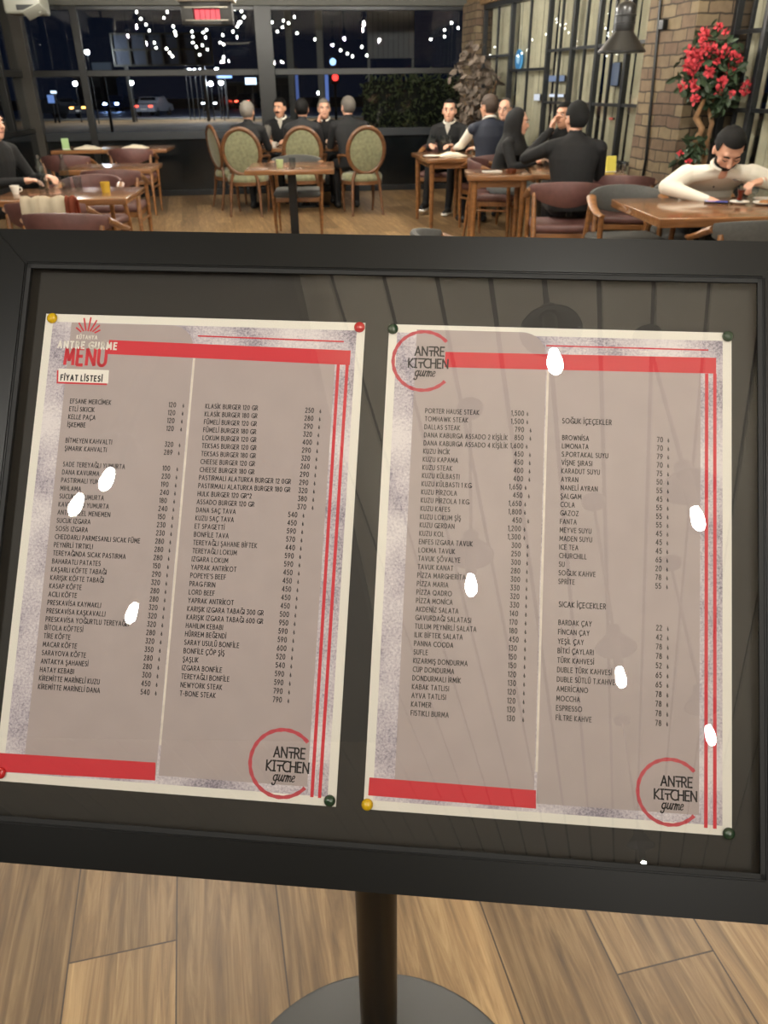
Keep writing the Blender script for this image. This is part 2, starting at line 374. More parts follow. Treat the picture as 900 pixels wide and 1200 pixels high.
for (s0, s1, i) in bays:
    wn = sroot('window_%d' % (4 + i), RC, RA)
    tk = .05 if i != 1 else .06
    rbox('side_post', wn, s0 - tk / 2, s0 + tk / 2, -.025, .03, .02, WH, M_frame2)
    if i in (5, 9): rbox('side_post', wn, s1 - tk / 2, s1 + tk / 2, -.025, .03, .02, WH, M_frame2)
    rbox('head_rail', wn, s0, s1, -.03, .05, WH - .06, WH, M_frame2)
    rbox('kick_rail', wn, s0, s1, -.03, .05, .02, .14, M_frame2)
    nm = 2
    for k in range(1, nm):
        s = s0 + (s1 - s0) * k / nm
        rbox('mullion', wn, s - .013, s + .013, -.012, .018, .1, WH - .04, M_frame2, .002)
    for z in ((zd, .75) if i == 1 else (zu, zl, .75)):
        rbox('transom', wn, s0, s1, -.015, .03, z - .015, z + .015, M_frame2, .002)
    rbox('pane', wn, s0, s1, .004, .010, .12, WH - .05, M_pane, 0)
    c = obj('curtain', curtain(s0 + .03, s1 - .03, .05, WH - .02, .10), M_curtain, smooth=True)
    c.location = RC; c.rotation_euler = (0, 0, RA)
    where = ['nearest the far corner', 'in the double door with the round blue sign', 'in the bay right of the double door', 'behind the man with his hand at his mouth',
             'behind the man in the black jacket', 'beside the brick pier under the pendant lamp', 'right of the red flowering tree', 'at the right edge of the photo', 'beyond the right edge', 'furthest right'][i]
    tag(c, 'beige pleated curtain behind the black window ' + where, 'curtain', 'curtains behind the right windows')
structure(obj('wall_rear', BX(((PL_.x + PR_.x) / 2, REAR - .08, CZ / 2), (PR_.x - PL_.x, .14, CZ), 0), mat('rear wall', (120, 104, 84), .8)))
bm = bmesh.new(); 
o = structure(obj('wall_right_rear', BX(((b7[-1] + RL) / 2 + .05, .12, WH / 2), (RL - b7[-1] - .05, .2, WH), 0), M_brick)); o.location = RC; o.rotation_euler = (0, 0, RA)
o.name = 'wall_side'
# thin conduit with junction box on the pier
t = thing('wall_conduit', 'thin black conduit with a small junction box running down the brick pier', 'conduit', RC, RA)
q0 = onplane(773, 0, RC - rn * .36, rn); sc0 = (q0 - RC).dot(rt); q1 = onplane(756, 186, RC - rn * .36, rn); sc1 = (q1 - RC).dot(rt)
obj('pipe', TB([(sc0 + (sc0 - sc1) * .35, -.352, CZ), (sc0, -.352, q0.z), (sc1, -.352, q1.z), (sc1 - .02, -.352, .6)], .012), M_black, t)
zj = onplane(777, 29, RC - rn * .36, rn); sj = (zj - RC).dot(rt)
obj('junction_box', BX((sj, -.362, zj.z), (.075, .045, .075), .008), M_black, t)
# ================================================================== MENU BOARD
_a, _b, _c = -.1181, .0760, .0528   # pose of the board as seen by the camera
def rot3(a, b, c):
    ca, sa, cb, sb, cc, sc = math.cos(a), math.sin(a), math.cos(b), math.sin(b), math.cos(c), math.sin(c)
    return Matrix(((cc, -sc, 0), (sc, cc, 0), (0, 0, 1))) @ Matrix(((1, 0, 0), (0, ca, -sa), (0, sa, ca))) @ Matrix(((cb, 0, sb), (0, 1, 0), (-sb, 0, cb)))
Rb = rot3(_a, _b, _c)
def c2w(v): return CR * v[0] - CU * v[1] + CF * v[2]
BU = c2w(Rb.col[0]); BV = -c2w(Rb.col[1]); BN = BU.cross(BV).normalized()
BO = CP + c2w((-.0086, .0170, .6671))
MB = Matrix(((BU.x, BV.x, BN.x, BO.x), (BU.y, BV.y, BN.y, BO.y), (BU.z, BV.z, BN.z, BO.z), (0, 0, 0, 1)))
BD = (CP - BO).dot(BN); FOOT = MB.inverted() @ CP
def B(px, py, h=0.0):
    p = onplane(px, py, BO + BN * h, BN); q = MB.inverted() @ p; return Vector((q.x, q.y))
def lift(x, y, h):     # same sight line, h above the board plane
    k = (BD - h) / BD; return (FOOT.x + (x - FOOT.x) * k, FOOT.y + (y - FOOT.y) * k)
poleY = G(447, 1143).y - .27; poleX = G(447, 1143).x
stand = thing('menu_board_stand', 'black framed menu board under clear glass on a round-based pole stand', 'menu stand', (poleX, poleY, 0))
XB = Matrix.Translation((-poleX, -poleY, 0)) @ MB
obj('base', LT([(0, 0), (.262, 0), (.268, .004), (.268, .010), (.262, .014), (.07, .018), (.045, .026), (0, .026)], n=72), mat('dark grey base', (46, 46, 44), .4), stand, True)
tpole = ((BO - Vector((poleX, poleY, 0))).dot(BN)) / BN.z - .03 / BN.z
obj('pole', LT([(.0245, .02), (.0245, tpole)], n=32), M_black, stand, True)
obj('collar', LT([(.0245, .018), (.036, .018), (.036, .05), (.031, .056), (.0245, .056)], n=32), M_black, stand, True)
FH = .012
X0, Y0 = lift(-.3412, .2382, FH); X1, Y1 = lift(.3286, -.2643, FH); OW = .0337 * (BD - FH) / BD
def frame_bar(p):     # mitred bar, p = outer a, outer b, inner b, inner a
    bm = bmesh.new(); prism(bm, p, -.026, FH)
    bmesh.ops.bevel(bm, geom=[e for e in bm.edges if all(v.co.z > 0 for v in e.verts)], offset=.0012, segments=2, affect='EDGES')
    return bm
o_ = [(X0 - OW, Y0 + OW), (X1 + OW, Y0 + OW), (X1 + OW, Y1 - OW), (X0 - OW, Y1 - OW)]; i_ = [(X0, Y0), (X1, Y0), (X1, Y1), (X0, Y1)]
M_bframe = mat('satin black frame', (14, 14, 13), .38, spec=.35)
for k in range(4):
    obj('frame_bar', frame_bar([o_[k], o_[(k + 1) % 4], i_[(k + 1) % 4], i_[k]]), M_bframe, stand, X=XB)
def flat(x0, y0, x1, y1, z0, z1):
    return BX(((x0 + x1) / 2, (y0 + y1) / 2, (z0 + z1) / 2), (abs(x1 - x0), abs(y1 - y0), abs(z1 - z0)))
obj('backing_panel', flat(X0 - .012, Y0 + .012, X1 + .012, Y1 - .012, -.022, -.0008), mat('dark brown backing', (36, 32, 26), .6), stand, X=XB)
M_cover = glassmat('cover glass', (.985, .985, .98), 1.9)
obj('glass_cover', flat(X0 - .004, Y0 + .004, X1 + .004, Y1 - .004, .0062, .0084), M_cover, stand, X=XB)
bm = bmesh.new()
for (x0, y0, x1, y1) in ((X0, Y0 - .004, X1, Y0), (X0, Y1, X1, Y1 + .004), (X0, Y1, X0 + .004, Y0), (X1 - .004, Y1, X1, Y0)): 
    box(bm, ((x0 + x1) / 2, (y0 + y1) / 2, .0092), (x1 - x0, y1 - y0, .0012))
obj('gasket', bm, M_blackm, stand, X=XB)
obj('mounting_bracket', flat(-.07, .05, .07, -.07, -.04, -.022), M_black, stand, X=XB)

# ---- lettering: single-stroke capitals --------------------------------------
def arc(cx, cy, rx, ry, a0, a1, n=7):
    return [(cx + rx * math.cos(R_(a0 + (a1 - a0) * i / n)), cy + ry * math.sin(R_(a0 + (a1 - a0) * i / n))) for i in range(n + 1)]
GL = {
 'A': (.62, [[(0, 0), (.31, 1), (.62, 0)], [(.11, .33), (.51, .33)]]),
 'B': (.48, [[(0, 0), (0, 1), (.22, 1)] + arc(.22, .77, .2, .23, 90, -90) + [(0, .54)], [(.22, .54)] + arc(.24, .27, .24, .27, 90, -90) + [(0, 0)]]),
 'C': (.6, [arc(.46, .5, .46, .5, 60, 300, 12)]),
 'D': (.58, [[(0, 0), (0, 1), (.16, 1)] + arc(.16, .5, .42, .5, 90, -90, 10) + [(0, 0)]]),
 'E': (.42, [[(.42, 1), (0, 1), (0, 0), (.42, 0)], [(0, .53), (.36, .53)]]),
 'F': (.4, [[(.4, 1), (0, 1), (0, 0)], [(0, .53), (.35, .53)]]),
 'G': (.66, [arc(.48, .5, .48, .5, 55, 360, 13)[:-1] + [(.66, .12), (.66, .46), (.42, .46)]]),
 'H': (.56, [[(0, 0), (0, 1)], [(.56, 0), (.56, 1)], [(0, .53), (.56, .53)]]),
 'I': (.0, [[(0, 0), (0, 1)]]),
 'J': (.34, [[(.34, 1), (.34, .22)] + arc(.17, .2, .17, .2, 0, -170)]),
 'K': (.5, [[(0, 0), (0, 1)], [(.48, 1), (.02, .46), (.5, 0)]]),
 'L': (.38, [[(0, 1), (0, 0), (.38, 0)]]),
 'M': (.72, [[(0, 0), (.06, 1), (.36, .25), (.66, 1), (.72, 0)]]),
 'N': (.58, [[(0, 0), (0, 1), (.58, 0), (.58, 1)]]),
 'O': (.86, [arc(.43, .5, .43, .5, 0, 360, 18)]),
 'P': (.46, [[(0, 0), (0, 1), (.2, 1)] + arc(.2, .73, .25, .27, 90, -90) + [(0, .46)]]),
 'Q': (.86, [arc(.43, .5, .43, .5, 0, 360, 18), [(.5, .25), (.8, -.06)]]),
 'R': (.48, [[(0, 0), (0, 1), (.2, 1)] + arc(.2, .74, .24, .26, 90, -90) + [(0, .48)], [(.2, .48), (.48, 0)]]),
 'S': (.42, [arc(.22, .76, .2, .24, 50, 265, 8) + arc(.2, .27, .22, .27, 85, -140, 8)]),
 'T': (.5, [[(0, 1), (.5, 1)], [(.25, 1), (.25, 0)]]),
 'U': (.54, [[(0, 1), (0, .28)] + arc(.27, .28, .27, .28, 180, 360, 9) + [(.54, 1)]]),
 'V': (.6, [[(0, 1), (.3, 0), (.6, 1)]]),
 'W': (.9, [[(0, 1), (.23, 0), (.45, .9), (.67, 0), (.9, 1)]]),
 'Y': (.54, [[(0, 1), (.27, .5), (.54, 1)], [(.27, .5), (.27, 0)]]),
 'Z': (.5, [[(0, 1), (.5, 1), (0, 0), (.5, 0)]]),
 '0': (.5, [arc(.25, .5, .25, .5, 0, 360, 14)]),
 '1': (.16, [[(0, .85), (.16, 1), (.16, 0)]]),
 '2': (.44, [arc(.21, .76, .2, .24, 165, -25, 7) + [(0, 0), (.44, 0)]]),
 '3': (.44, [[(.02, 1), (.42, 1), (.18, .6)] + arc(.2, .3, .23, .3, 80, -150, 9)]),
 '4': (.52, [[(.38, 0), (.38, 1), (0, .28), (.52, .28)]]),
 '5': (.44, [[(.4, 1), (.08, 1), (.05, .56)] + arc(.2, .32, .23, .32, 120, -145, 9)]),
 '6': (.48, [[(.34, 1), (.06, .45)] + arc(.24, .3, .23, .3, 150, 510, 12)]),
 '7': (.44, [[(0, 1), (.44, 1), (.14, 0)]]),
 '8': (.46, [arc(.23, .76, .18, .23, 0, 360, 12), arc(.23, .27, .23, .27, 0, 360, 12)]),
 '9': (.48, [[(.14, 0), (.42, .55)] + arc(.24, .7, .23, .3, -30, 330, 12)]),
 ',': (.06, [[(.05, .06), (0, -.16)]]), '.': (.04, [[(.02, 0), (.02, .07)]]), "'": (.04, [[(.02, 1), (.02, .75)]]),
 '*': (.24, [[(.12, 1), (.12, .7)], [(0, .93), (.24, .77)], [(0, .77), (.24, .93)]]), '-': (.26, [[(0, .42), (.26, .42)]]),
 '₺': (.42, [[(.14, 1), (.14, .02)] + arc(.12, .34, .3, .34, -80, 0, 5), [(0, .5), (.32, .72)], [(0, .3), (.32, .52)]]),
}
def accent(ch, w):
    c = w / 2
    return {'.': [[(c, 1.2), (c, 1.31)]], ':': [[(c - .13, 1.18), (c - .13, 1.29)], [(c + .13, 1.18), (c + .13, 1.29)]],
            'u': [arc(c, 1.36, .15, .16, 190, 350, 5)], 'c': [[(c, 0), (c + .02, -.1), (c + .09, -.16), (c, -.28), (c - .08, -.25)]]}[ch]
COMP = {'İ': ('I', '.'), 'Ş': ('S', 'c'), 'Ç': ('C', 'c'), 'Ğ': ('G', 'u'), 'Ü': ('U', ':'), 'Ö': ('O', ':')}
def glyph(ch):
    if ch in COMP:
        b, a = COMP[ch]; w, s = GL[b]; return w, s + accent(a, w)
    return GL[ch]
def stroke(bm, pts, hw, z, T, ext=.8):
    for k in range(len(pts) - 1):
        a, b = Vector(pts[k]), Vector(pts[k + 1]); d = b - a
        if d.length < 1e-9: continue
        d.normalize(); n = Vector((-d.y, d.x)) * hw; e = d * hw * ext
        q = [a - e + n, a - e - n, b + e - n, b + e + n]
        bm.faces.new([bm.verts.new((*T(p), z)) for p in q])
GW = .86
def text_w(s, gap=.27, space=.34):
    x = 0
    for ch in s:
        x += space if ch == ' ' else glyph(ch)[0] * GW + gap
    return x - gap
def write(bm, s, x, y, h, z, wt=.076, sx=1.0, align='l', gap=.27, shear=0.0):
    W = text_w(s, gap) * h * sx
    if align == 'r': x -= W
    if align == 'c': x -= W / 2
    cx = 0
    for ch in s:
        if ch == ' ': cx += .34; continue
        wd, st = glyph(ch)
        for pl in st:
            p2 = [((cx + p[0] * GW) * sx, p[1]) for p in pl]
            stroke(bm, p2, wt, z, lambda p: (x + (p[0] + shear * p[1]) * h, y + p[1] * h))
        cx += wd * GW + gap
COL1 = """EFSANE MERCİMEK|120
ETLİ SIKICIK|120
KELLE PAÇA|120
İŞKEMBE|120
-
BİTMEYEN KAHVALTI|320
ŞIMARIK KAHVALTI|289
-
SADE TEREYAĞLI YUMURTA|100
DANA KAVURMA|230
PASTIRMALI YUMURTA|190
MIHLAMA|240
SUCUKLU YUMURTA|180
KAVURMALI YUMURTA|240
ANTRE ÖZEL MENEMEN|150
SUCUK IZGARA|230
SOSİS IZGARA|230
CHEDDARLI PARMESANLI SICAK FÜME|280
PEYNİRLİ TIRTIKLI|280
TEREYAĞINDA SICAK PASTIRMA|280
BAHARATLI PATATES|150
KAŞARLI KÖFTE TABAĞI|290
KARIŞIK KÖFTE TABAĞI|320
KASAP KÖFTE|280
ACILI KÖFTE|280
PRESKAVİSA KAYMAKLI|320
PRESKAVİSA KAŞKAVALLI|320
PRESKAVİSA YOĞURTLU TEREYAĞLI|320
BİTOLA KÖFTESİ|280
TİRE KÖFTE|320
MACAR KÖFTE|350
SARAYOVA KÖFTE|280
ANTAKYA ŞAHANESİ|280
HATAY KEBABI|300
KİREMİTTE MARİNELİ KUZU|450
KİREMİTTE MARİNELİ DANA|540""".split('\n')
COL2 = """KLASİK BURGER 120 GR|250
KLASİK BURGER 180 GR|280
FÜMELİ BURGER 120 GR|290
FÜMELİ BURGER 180 GR|320
LOKUM BURGER 120 GR|400
TEKSAS BURGER 120 GR|290
TEKSAS BURGER 180 GR|320
CHEESE BURGER 120 GR|260
CHEESE BURGER 180 GR|290
PASTIRMALI ALATURKA BURGER 12 0GR|290
PASTIRMALI ALATURKA BURGER 180 GR|320
HULK BURGER 120 GR*2|380
ASSADO BURGER 120 GR|370
DANA SAÇ TAVA|540
KUZU SAÇ TAVA|450
ET SPAGETTİ|590
BONFİLE TAVA|570
TEREYAĞLI ŞAHANE BİFTEK|440
TEREYAĞLI LOKUM|590
IZGARA LOKUM|590
YAPRAK ANTRİKOT|450
POPEYE'S BEEF|450
PRAG FIRIN|450
LORD BEEF|450
YAPRAK ANTRİKOT|450
KARIŞIK IZGARA TABAĞI 300 GR|500
KARIŞIK IZGARA TABAĞI 600 GR|950
HAHILIM KEBABI|590
HÜRREM BEĞENDİ|590
SARAY USULÜ BONFİLE|600
BONFİLE ÇÖP ŞİŞ|520
ŞAŞLIK|540
IZGARA BONFİLE|590
TEREYAĞLI BONFİLE|590
NEWYORK STEAK|790
T-BONE STEAK|790""".split('\n')
COL3 = """PORTER HAUSE STEAK|1,500
TOMHAWK STEAK|1,500
DALLAS STEAK|790
DANA KABURGA ASSADO 2 KİŞİLİK|850
DANA KABURGA ASSADO 4 KİŞİLİK|1,600
KUZU İNCİK|450
KUZU KAPAMA|450
KUZU STEAK|400
KUZU KÜLBASTI|400
KUZU KÜLBASTI 1 KG|1,650
KUZU PİRZOLA|450
KUZU PİRZOLA 1 KG|1,650
KUZU KAFES|1,800
KUZU LOKUM ŞİŞ|450
KUZU GERDAN|1,200
KUZU KOL|1,300
ENFES IZGARA TAVUK|300
LOKMA TAVUK|250
TAVUK ŞÖVALYE|300
TAVUK KANAT|280
PİZZA MARGHERİTA|300
PİZZA MARIA|330
PİZZA QADRO|320
PİZZA MONİCA|330
AKDENİZ SALATA|140
GAVURDAĞI SALATASI|170
TULUM PEYNİRLİ SALATA|180
ILIK BİFTEK SALATA|450
PANNA COODA|130
SUFLE|150
KIZARMIŞ DONDURMA|150
CUP DONDURMA|120
DONDURMALI İRMİK|130
KABAK TATLISI|120
AYVA TATLISI|120
KATMER|130
FISTIKLI BURMA|130""".split('\n')
COL4A = """BROWNİSA|70
LIMONATA|70
S.PORTAKAL SUYU|79
VİŞNE ŞIRASI|70
KARADUT SUYU|75
AYRAN|50
NANELİ AYRAN|55
ŞALGAM|45
COLA|55
GAZOZ|55
FANTA|55
MEYVE SUYU|45
MADEN SUYU|45
ICE TEA|45
CHURCHILL|65
SU|20
SOĞUK KAHVE|78
SPRİTE|55""".split('\n')
COL4B = """BARDAK ÇAY|22
FİNCAN ÇAY|42
YEŞİL ÇAY|78
BİTKİ ÇAYLARI|78
TÜRK KAHVESİ|52
DUBLE TÜRK KAHVESİ|65
DUBLE SÜTLÜ T.KAHVE|65
AMERİCANO|78
MOCCHA|78
ESPRESSO|78
FİLTRE KAHVE|78""".split('\n')

def paper_material():
    m = mat('grunge printed paper', (200, 192, 196), .55); nt = m.node_tree; N = nt.nodes.new; L = nt.links.new; b = nt.nodes['Principled BSDF']
    tc = N('ShaderNodeTexCoord'); n = N('ShaderNodeTexNoise'); n.inputs['Scale'].default_value = 480; n.inputs['Detail'].default_value = 4; n.inputs['Roughness'].default_value = .75
    n2 = N('ShaderNodeTexNoise'); n2.inputs['Scale'].default_value = 16; n2.inputs['Detail'].default_value = 4
    L(tc.outputs['Object'], n.inputs['Vector']); L(tc.outputs['Object'], n2.inputs['Vector'])
    md = N('ShaderNodeMath'); md.operation = 'MULTIPLY_ADD'; md.inputs[1].default_value = .75; L(n2.outputs['Fac'], md.inputs[0]); 
    m3 = N('ShaderNodeMath'); m3.operation = 'MULTIPLY'; m3.inputs[1].default_value = .6; L(n.outputs['Fac'], m3.inputs[0]); L(m3.outputs[0], md.inputs[2])
    r = N('ShaderNodeValToRGB'); e = r.color_ramp.elements; e[0].position = .52; e[0].color = (*srgb((116, 108, 122)), 1); e[1].position = .8; e[1].color = (*srgb((226, 218, 218)), 1)
    k = e.new(.64); k.color = (*srgb((188, 178, 186)), 1)
    L(md.outputs[0], r.inputs[0]); L(r.outputs[0], b.inputs['Base Color']); return m
M_paper = mat('white paper', (232, 227, 216), .55)
M_grunge = paper_material()
M_panel = mat('taupe print', (174, 160, 157), .55, noise=.03, nscale=40)
M_red = mat('red print', (206, 42, 54), .55)
M_ring = mat('worn red print', (190, 66, 76), .55, noise=.12, nscale=300)
M_ink = mat('black ink', (20, 16, 22), .6)
M_pwhite = mat('white print', (238, 232, 222), .55)
Z1, Z2, Z3, Z4, Z5 = .00012, .00024, .00036, .00048, .0006
def sheet(name, label, TL, TR, BR_, BL_):
    c = [B(*p) for p in (TL, TR, BR_, BL_)]
    ctr = (c[0] + c[1] + c[2] + c[3]) / 4
    ux = ((c[1] - c[0]) + (c[2] - c[3])).normalized(); ang = math.atan2(ux.y, ux.x)
    Wd, Ht = ((c[1] - c[0]).length + (c[2] - c[3]).length) / 2, ((c[0] - c[3]).length + (c[1] - c[2]).length) / 2
    X = MB @ Matrix.Translation((ctr.x, ctr.y, 0)) @ Matrix.Rotation(ang, 4, 'Z')
    t = thing(name, label, 'menu'); t.matrix_world = X
    Xi = X.inverted()
    def L(px, py):
        q = Xi @ onplane(px, py, BO, BN); return Vector((q.x, q.y))
    obj('paper', flat(-Wd / 2, -Ht / 2, Wd / 2, Ht / 2, -.0006, 0), M_paper, t)
    mg = .0075
    obj('printed_background', flat(-Wd / 2 + mg, -Ht / 2 + mg, Wd / 2 - mg, Ht / 2 - mg, .00002, Z1), M_grunge, t)
    return t, L, Wd, Ht
def poly(bm, pts, z): bm.faces.new([bm.verts.new((p[0], p[1], z)) for p in pts])
def band(L, pts, z):
    bm = bmesh.new(); poly(bm, [L(*p) for p in pts], z); return bm
def panel(L, t, x0, y0, x1, y1, r, z=Z2):       # page-aligned panel with rounded top right corner
    bm = bmesh.new(); poly(bm, [(x0, y0), (x1, y0), (x1, y1 - r)] + [(x1 - r + r * math.cos(a), y1 - r + r * math.sin(a)) for a in [R_(9 * i) for i in range(1, 11)]] + [(x0, y1)], z)
    return obj('text_panel', bm, M_panel, t)
def column(bm, rows, L, n0, n1, p0, p1, h, switch=None, sx=1.0, cur=None, xf=None):
    """names start at n0 (first row) and run to n1 (last row); prices begin at p0 .. p1 (photo points)"""
    n = len(rows) - 1; A0, A1, P0, P1 = L(*n0), L(*n1), L(*p0), L(*p1)
    for i, r in enumerate(rows):
        if r == '-': continue
        f = i / n; nm, pr = r.split('|')
        a = A0.lerp(A1, f); write(bm[0], nm, a.x, a.y, h, Z4, sx=sx)
        p = P0.lerp(P1, f); dx = switch[1] if switch and i >= switch[0] else 0
        if ',' in pr: p = p + Vector((-.0035, 0))
        write(bm[1], pr, p.x + dx, p.y, h * 1.06, Z4, sx=sx)
        q = p.x + dx + (cur if cur else .0128) + (0.0005 if ',' in pr else 0)
        write(bm[1], '₺', q, p.y, h * .82, Z4, wt=.07)
def ringmark(t, L, c, rpx, ax):
    C0 = L(*c); r = (L(c[0] + rpx, c[1]) - C0).length
    bm = bmesh.new(); n = 60; prev = None
    for i in range(n + 1):
        a = R_(42 + (360 - 42 - 62 + 20) * i / n); wv = .055 * r * (1 + .35 * math.sin(i * 1.7) * .4)
        p = [(C0.x + (r + s * wv) * math.cos(a), C0.y + (r + s * wv) * math.sin(a)) for s in (-1, 1)]
        v = [bm.verts.new((*q, Z3)) for q in p]
        if prev: bm.faces.new((prev[0], prev[1], v[1], v[0]))
        prev = v
    return bm, C0, r
def gurme(bm, x, y, h, z):
    # brush script: g u r m e, x-height 1
    S_ = [arc(.3, .5, .3, .45, 60, 330, 9), [(.6, 1), (.52, .2), (.42, -.5)] + arc(.2, -.45, .22, .2, -10, -200, 6), [(.6, .1), (.8, .3), (.95, .98)],
          [(.95, .98), (.88, .35)] + arc(1.06, .28, .18, .25, 170, 330, 5) + [(1.4, .98)], [(1.42, .98), (1.36, .1), (1.48, .02), (1.66, .4)],
          [(1.66, .4), (1.76, 1.0)], [(1.76, .98), (1.68, 0)], [(1.72, .5), (1.9, .9), (2.06, .92)],
          [(2.2, .98), (2.1, 0)], [(2.14, .5), (2.34, .92), (2.5, .85), (2.44, 0)], [(2.48, .5), (2.68, .92), (2.84, .85), (2.78, .1), (2.9, 0), (3.05, .2)],
          [(3.02, .35), (3.3, .5)] + arc(3.3, .72, .18, .24, -60, 180, 6) + arc(3.32, .42, .26, .42, 170, 320, 6)]
    for i, pl in enumerate(S_): stroke(bm, pl, .105 if i in (0, 1, 3, 6, 8, 9) else .075, z, lambda p: (x + (p[0] + .18 * p[1]) * h, y + p[1] * h))
def roundel(t, L, c, rpx, bump=0):
    bm, C0, r = ringmark(t, L, c, rpx, 0)
    lg = obj('roundel_logo', bm, M_ring, t); lg['label'] = 'broken red ring with black restaurant lettering'
    bm = bmesh.new(); h = r * .30; k = .08
    x0 = C0.x - r * .28; y0 = C0.y + r * .18
    def row(seq, x, y):
        for ch in seq:
            if ch == 't':      # small dropped T under a long bar
                stroke(bm, [(0, 1), (.86, 1)], k, Z4, lambda p: (x + p[0] * h, y + p[1] * h))
                stroke(bm, [(.04, .56), (.5, .56)], k, Z4, lambda p: (x + p[0] * h, y + p[1] * h)); stroke(bm, [(.27, .56), (.27, 0)], k, Z4, lambda p: (x + p[0] * h, y + p[1] * h)); x += h * .62; continue
            wd, st = glyph(ch)
            for pl in st: stroke(bm, [(p[0] * .95, p[1]) for p in pl], k, Z4, lambda p: (x + p[0] * h, y + p[1] * h))
            if ch == 'I':
                for yy in (0, 1): stroke(bm, [(-.14, yy), (.14, yy)], k, Z4, lambda p: (x + p[0] * h, y + p[1] * h))
            x += (wd * .95 + (.3 if ch in 'KI' else .19)) * h
    row('ANtRE', x0, y0); row('KItCHEN', x0 - r * .2, y0 - h * 1.38)
    gurme(bm, x0 + r * .02, y0 - h * 2.35, h * .62, Z4)
    obj('lettering', bm, M_ink, lg)
def double_rule(t, L, a, b, w_):
    bm = bmesh.new()
    for (p, q) in zip(a, b):
        A_, B_ = L(*p), L(*q); poly(bm, [A_ + Vector((-w_, 0)), A_ + Vector((w_, 0)), B_ + Vector((w_, 0)), B_ + Vector((-w_, 0))], Z3)
    return obj('red_rule', bm, M_red, t)

# left page -------------------------------------------------------------------
t, L, Wd, Ht = sheet('menu_page', 'price list page on the left of the board, headed with a red menu title', (57, 368), (427, 378), (395, 946), (-10, 914))
e = L(226, 600).x; k0 = L(70, 560)
bot = -Ht / 2 + .0145
panel(L, t, L(66, 545).x, bot, L(226, 430).x - .0008, L(150, 380).y, .022)
xr = L(391, 450).x
bm = bmesh.new(); poly(bm, [(L(228, 430).x, bot), (xr, bot), (xr, L(300, 420).y), (L(228, 430).x, L(300, 420).y)], Z2); obj('text_panel', bm, M_panel, t)
bm = bmesh.new(); x_ = L(227, 430).x; poly(bm, [(x_ - .0012, bot + .025), (x_ + .0008, bot + .025), (x_ + .0008, L(227, 420).y), (x_ - .0012, L(227, 420).y)], Z3); obj('column_divider', bm, mat('pale worn print', (222, 212, 200), .6, noise=.1, nscale=90), t)
obj('red_bar', band(L, [(126, 415), (128, 398.5), (411, 411), (410, 428)], Z3), M_red, t)
obj('red_bar', band(L, [(0 - 6, 904), (-4, 882), (182.5, 893.5), (182, 914.5)], Z3), M_red, t)
obj('thin_rule', band(L, [(232, 394.6), (232, 393), (403, 399.6), (403, 401.4)], Z3), M_red, t)
double_rule(t, L, [(396.5, 427), (407, 427)], [(365.5, 934), (374.5, 935)], .0014)
bmn, bmp = bmesh.new(), bmesh.new()
column((bmn, bmp), COL1, L, (82.5, 472.5), (45, 807), (198, 477), (165, 813.5), .00397)
column((bmn, bmp), COL2, L, (241, 478.5), (211, 815), (358, 483.5), (330, 823), .00397, switch=(13, -.0105 + .003))
obj('dish_names', bmn, M_ink, t); obj('prices', bmp, M_ink, t)
roundel(t, L, (331, 894.5), 38)
# title block
tl = obj('title_logo', band(L, [(68.5, 447.5), (69, 432), (128, 434), (127, 449.5)], Z4), M_pwhite, t); tl['label'] = 'red and white menu title with a fan of red rays'
obj('box_shadow', band(L, [(66.5, 449.5), (67, 434), (126, 436), (125.5, 451.5)], Z3), M_red, tl)
bm = bmesh.new(); p = L(71.5, 445.5); write(bm, 'FİYAT LİSTESİ', p.x, p.y, .0049, Z5, wt=.115, sx=1.0, gap=.36); obj('subtitle', bm, M_ink, tl)
bm = bmesh.new(); p = L(98.5, 430.5); h = .0155
xx = 0
for ch in 'MENU':
    wd, st = GL[ch]; sx = .8 if ch == 'M' else .95 if ch != 'U' else .95
    for pl in st: stroke(bm, [((xx + q[0] * sx) * .86, q[1]) for q in pl], .095, Z4, lambda q: (p.x - .0185 + q[0] * h, p.y + .002 + q[1] * h), ext=.3)
    xx += wd * sx + .28
rays = []
for a, r0, r1 in ((-52, .008, .0135), (-34, .007, .0155), (-14, .0065, .018), (6, .006, .0185), (26, .0065, .0175), (44, .0075, .0155), (60, .0085, .0135)):
    c0 = L(102, 395); d = Vector((math.sin(R_(a)), math.cos(R_(a)))); stroke(bm, [c0 + d * r0, c0 + d * r1], .0007, Z4, lambda q: (q[0], q[1]))
obj('red_lettering', bm, M_red, tl)
bm = bmesh.new(); p = L(101, 408.5); write(bm, 'ANTRE GURME', p.x + .001, p.y, .0060, Z5, wt=.125, sx=1.05, align='c', gap=.42)
p = L(102, 397.5); write(bm, 'KÜTAHYA', p.x, p.y, .0035, Z5, wt=.09, align='c', gap=.36); obj('white_lettering', bm, M_pwhite, tl)

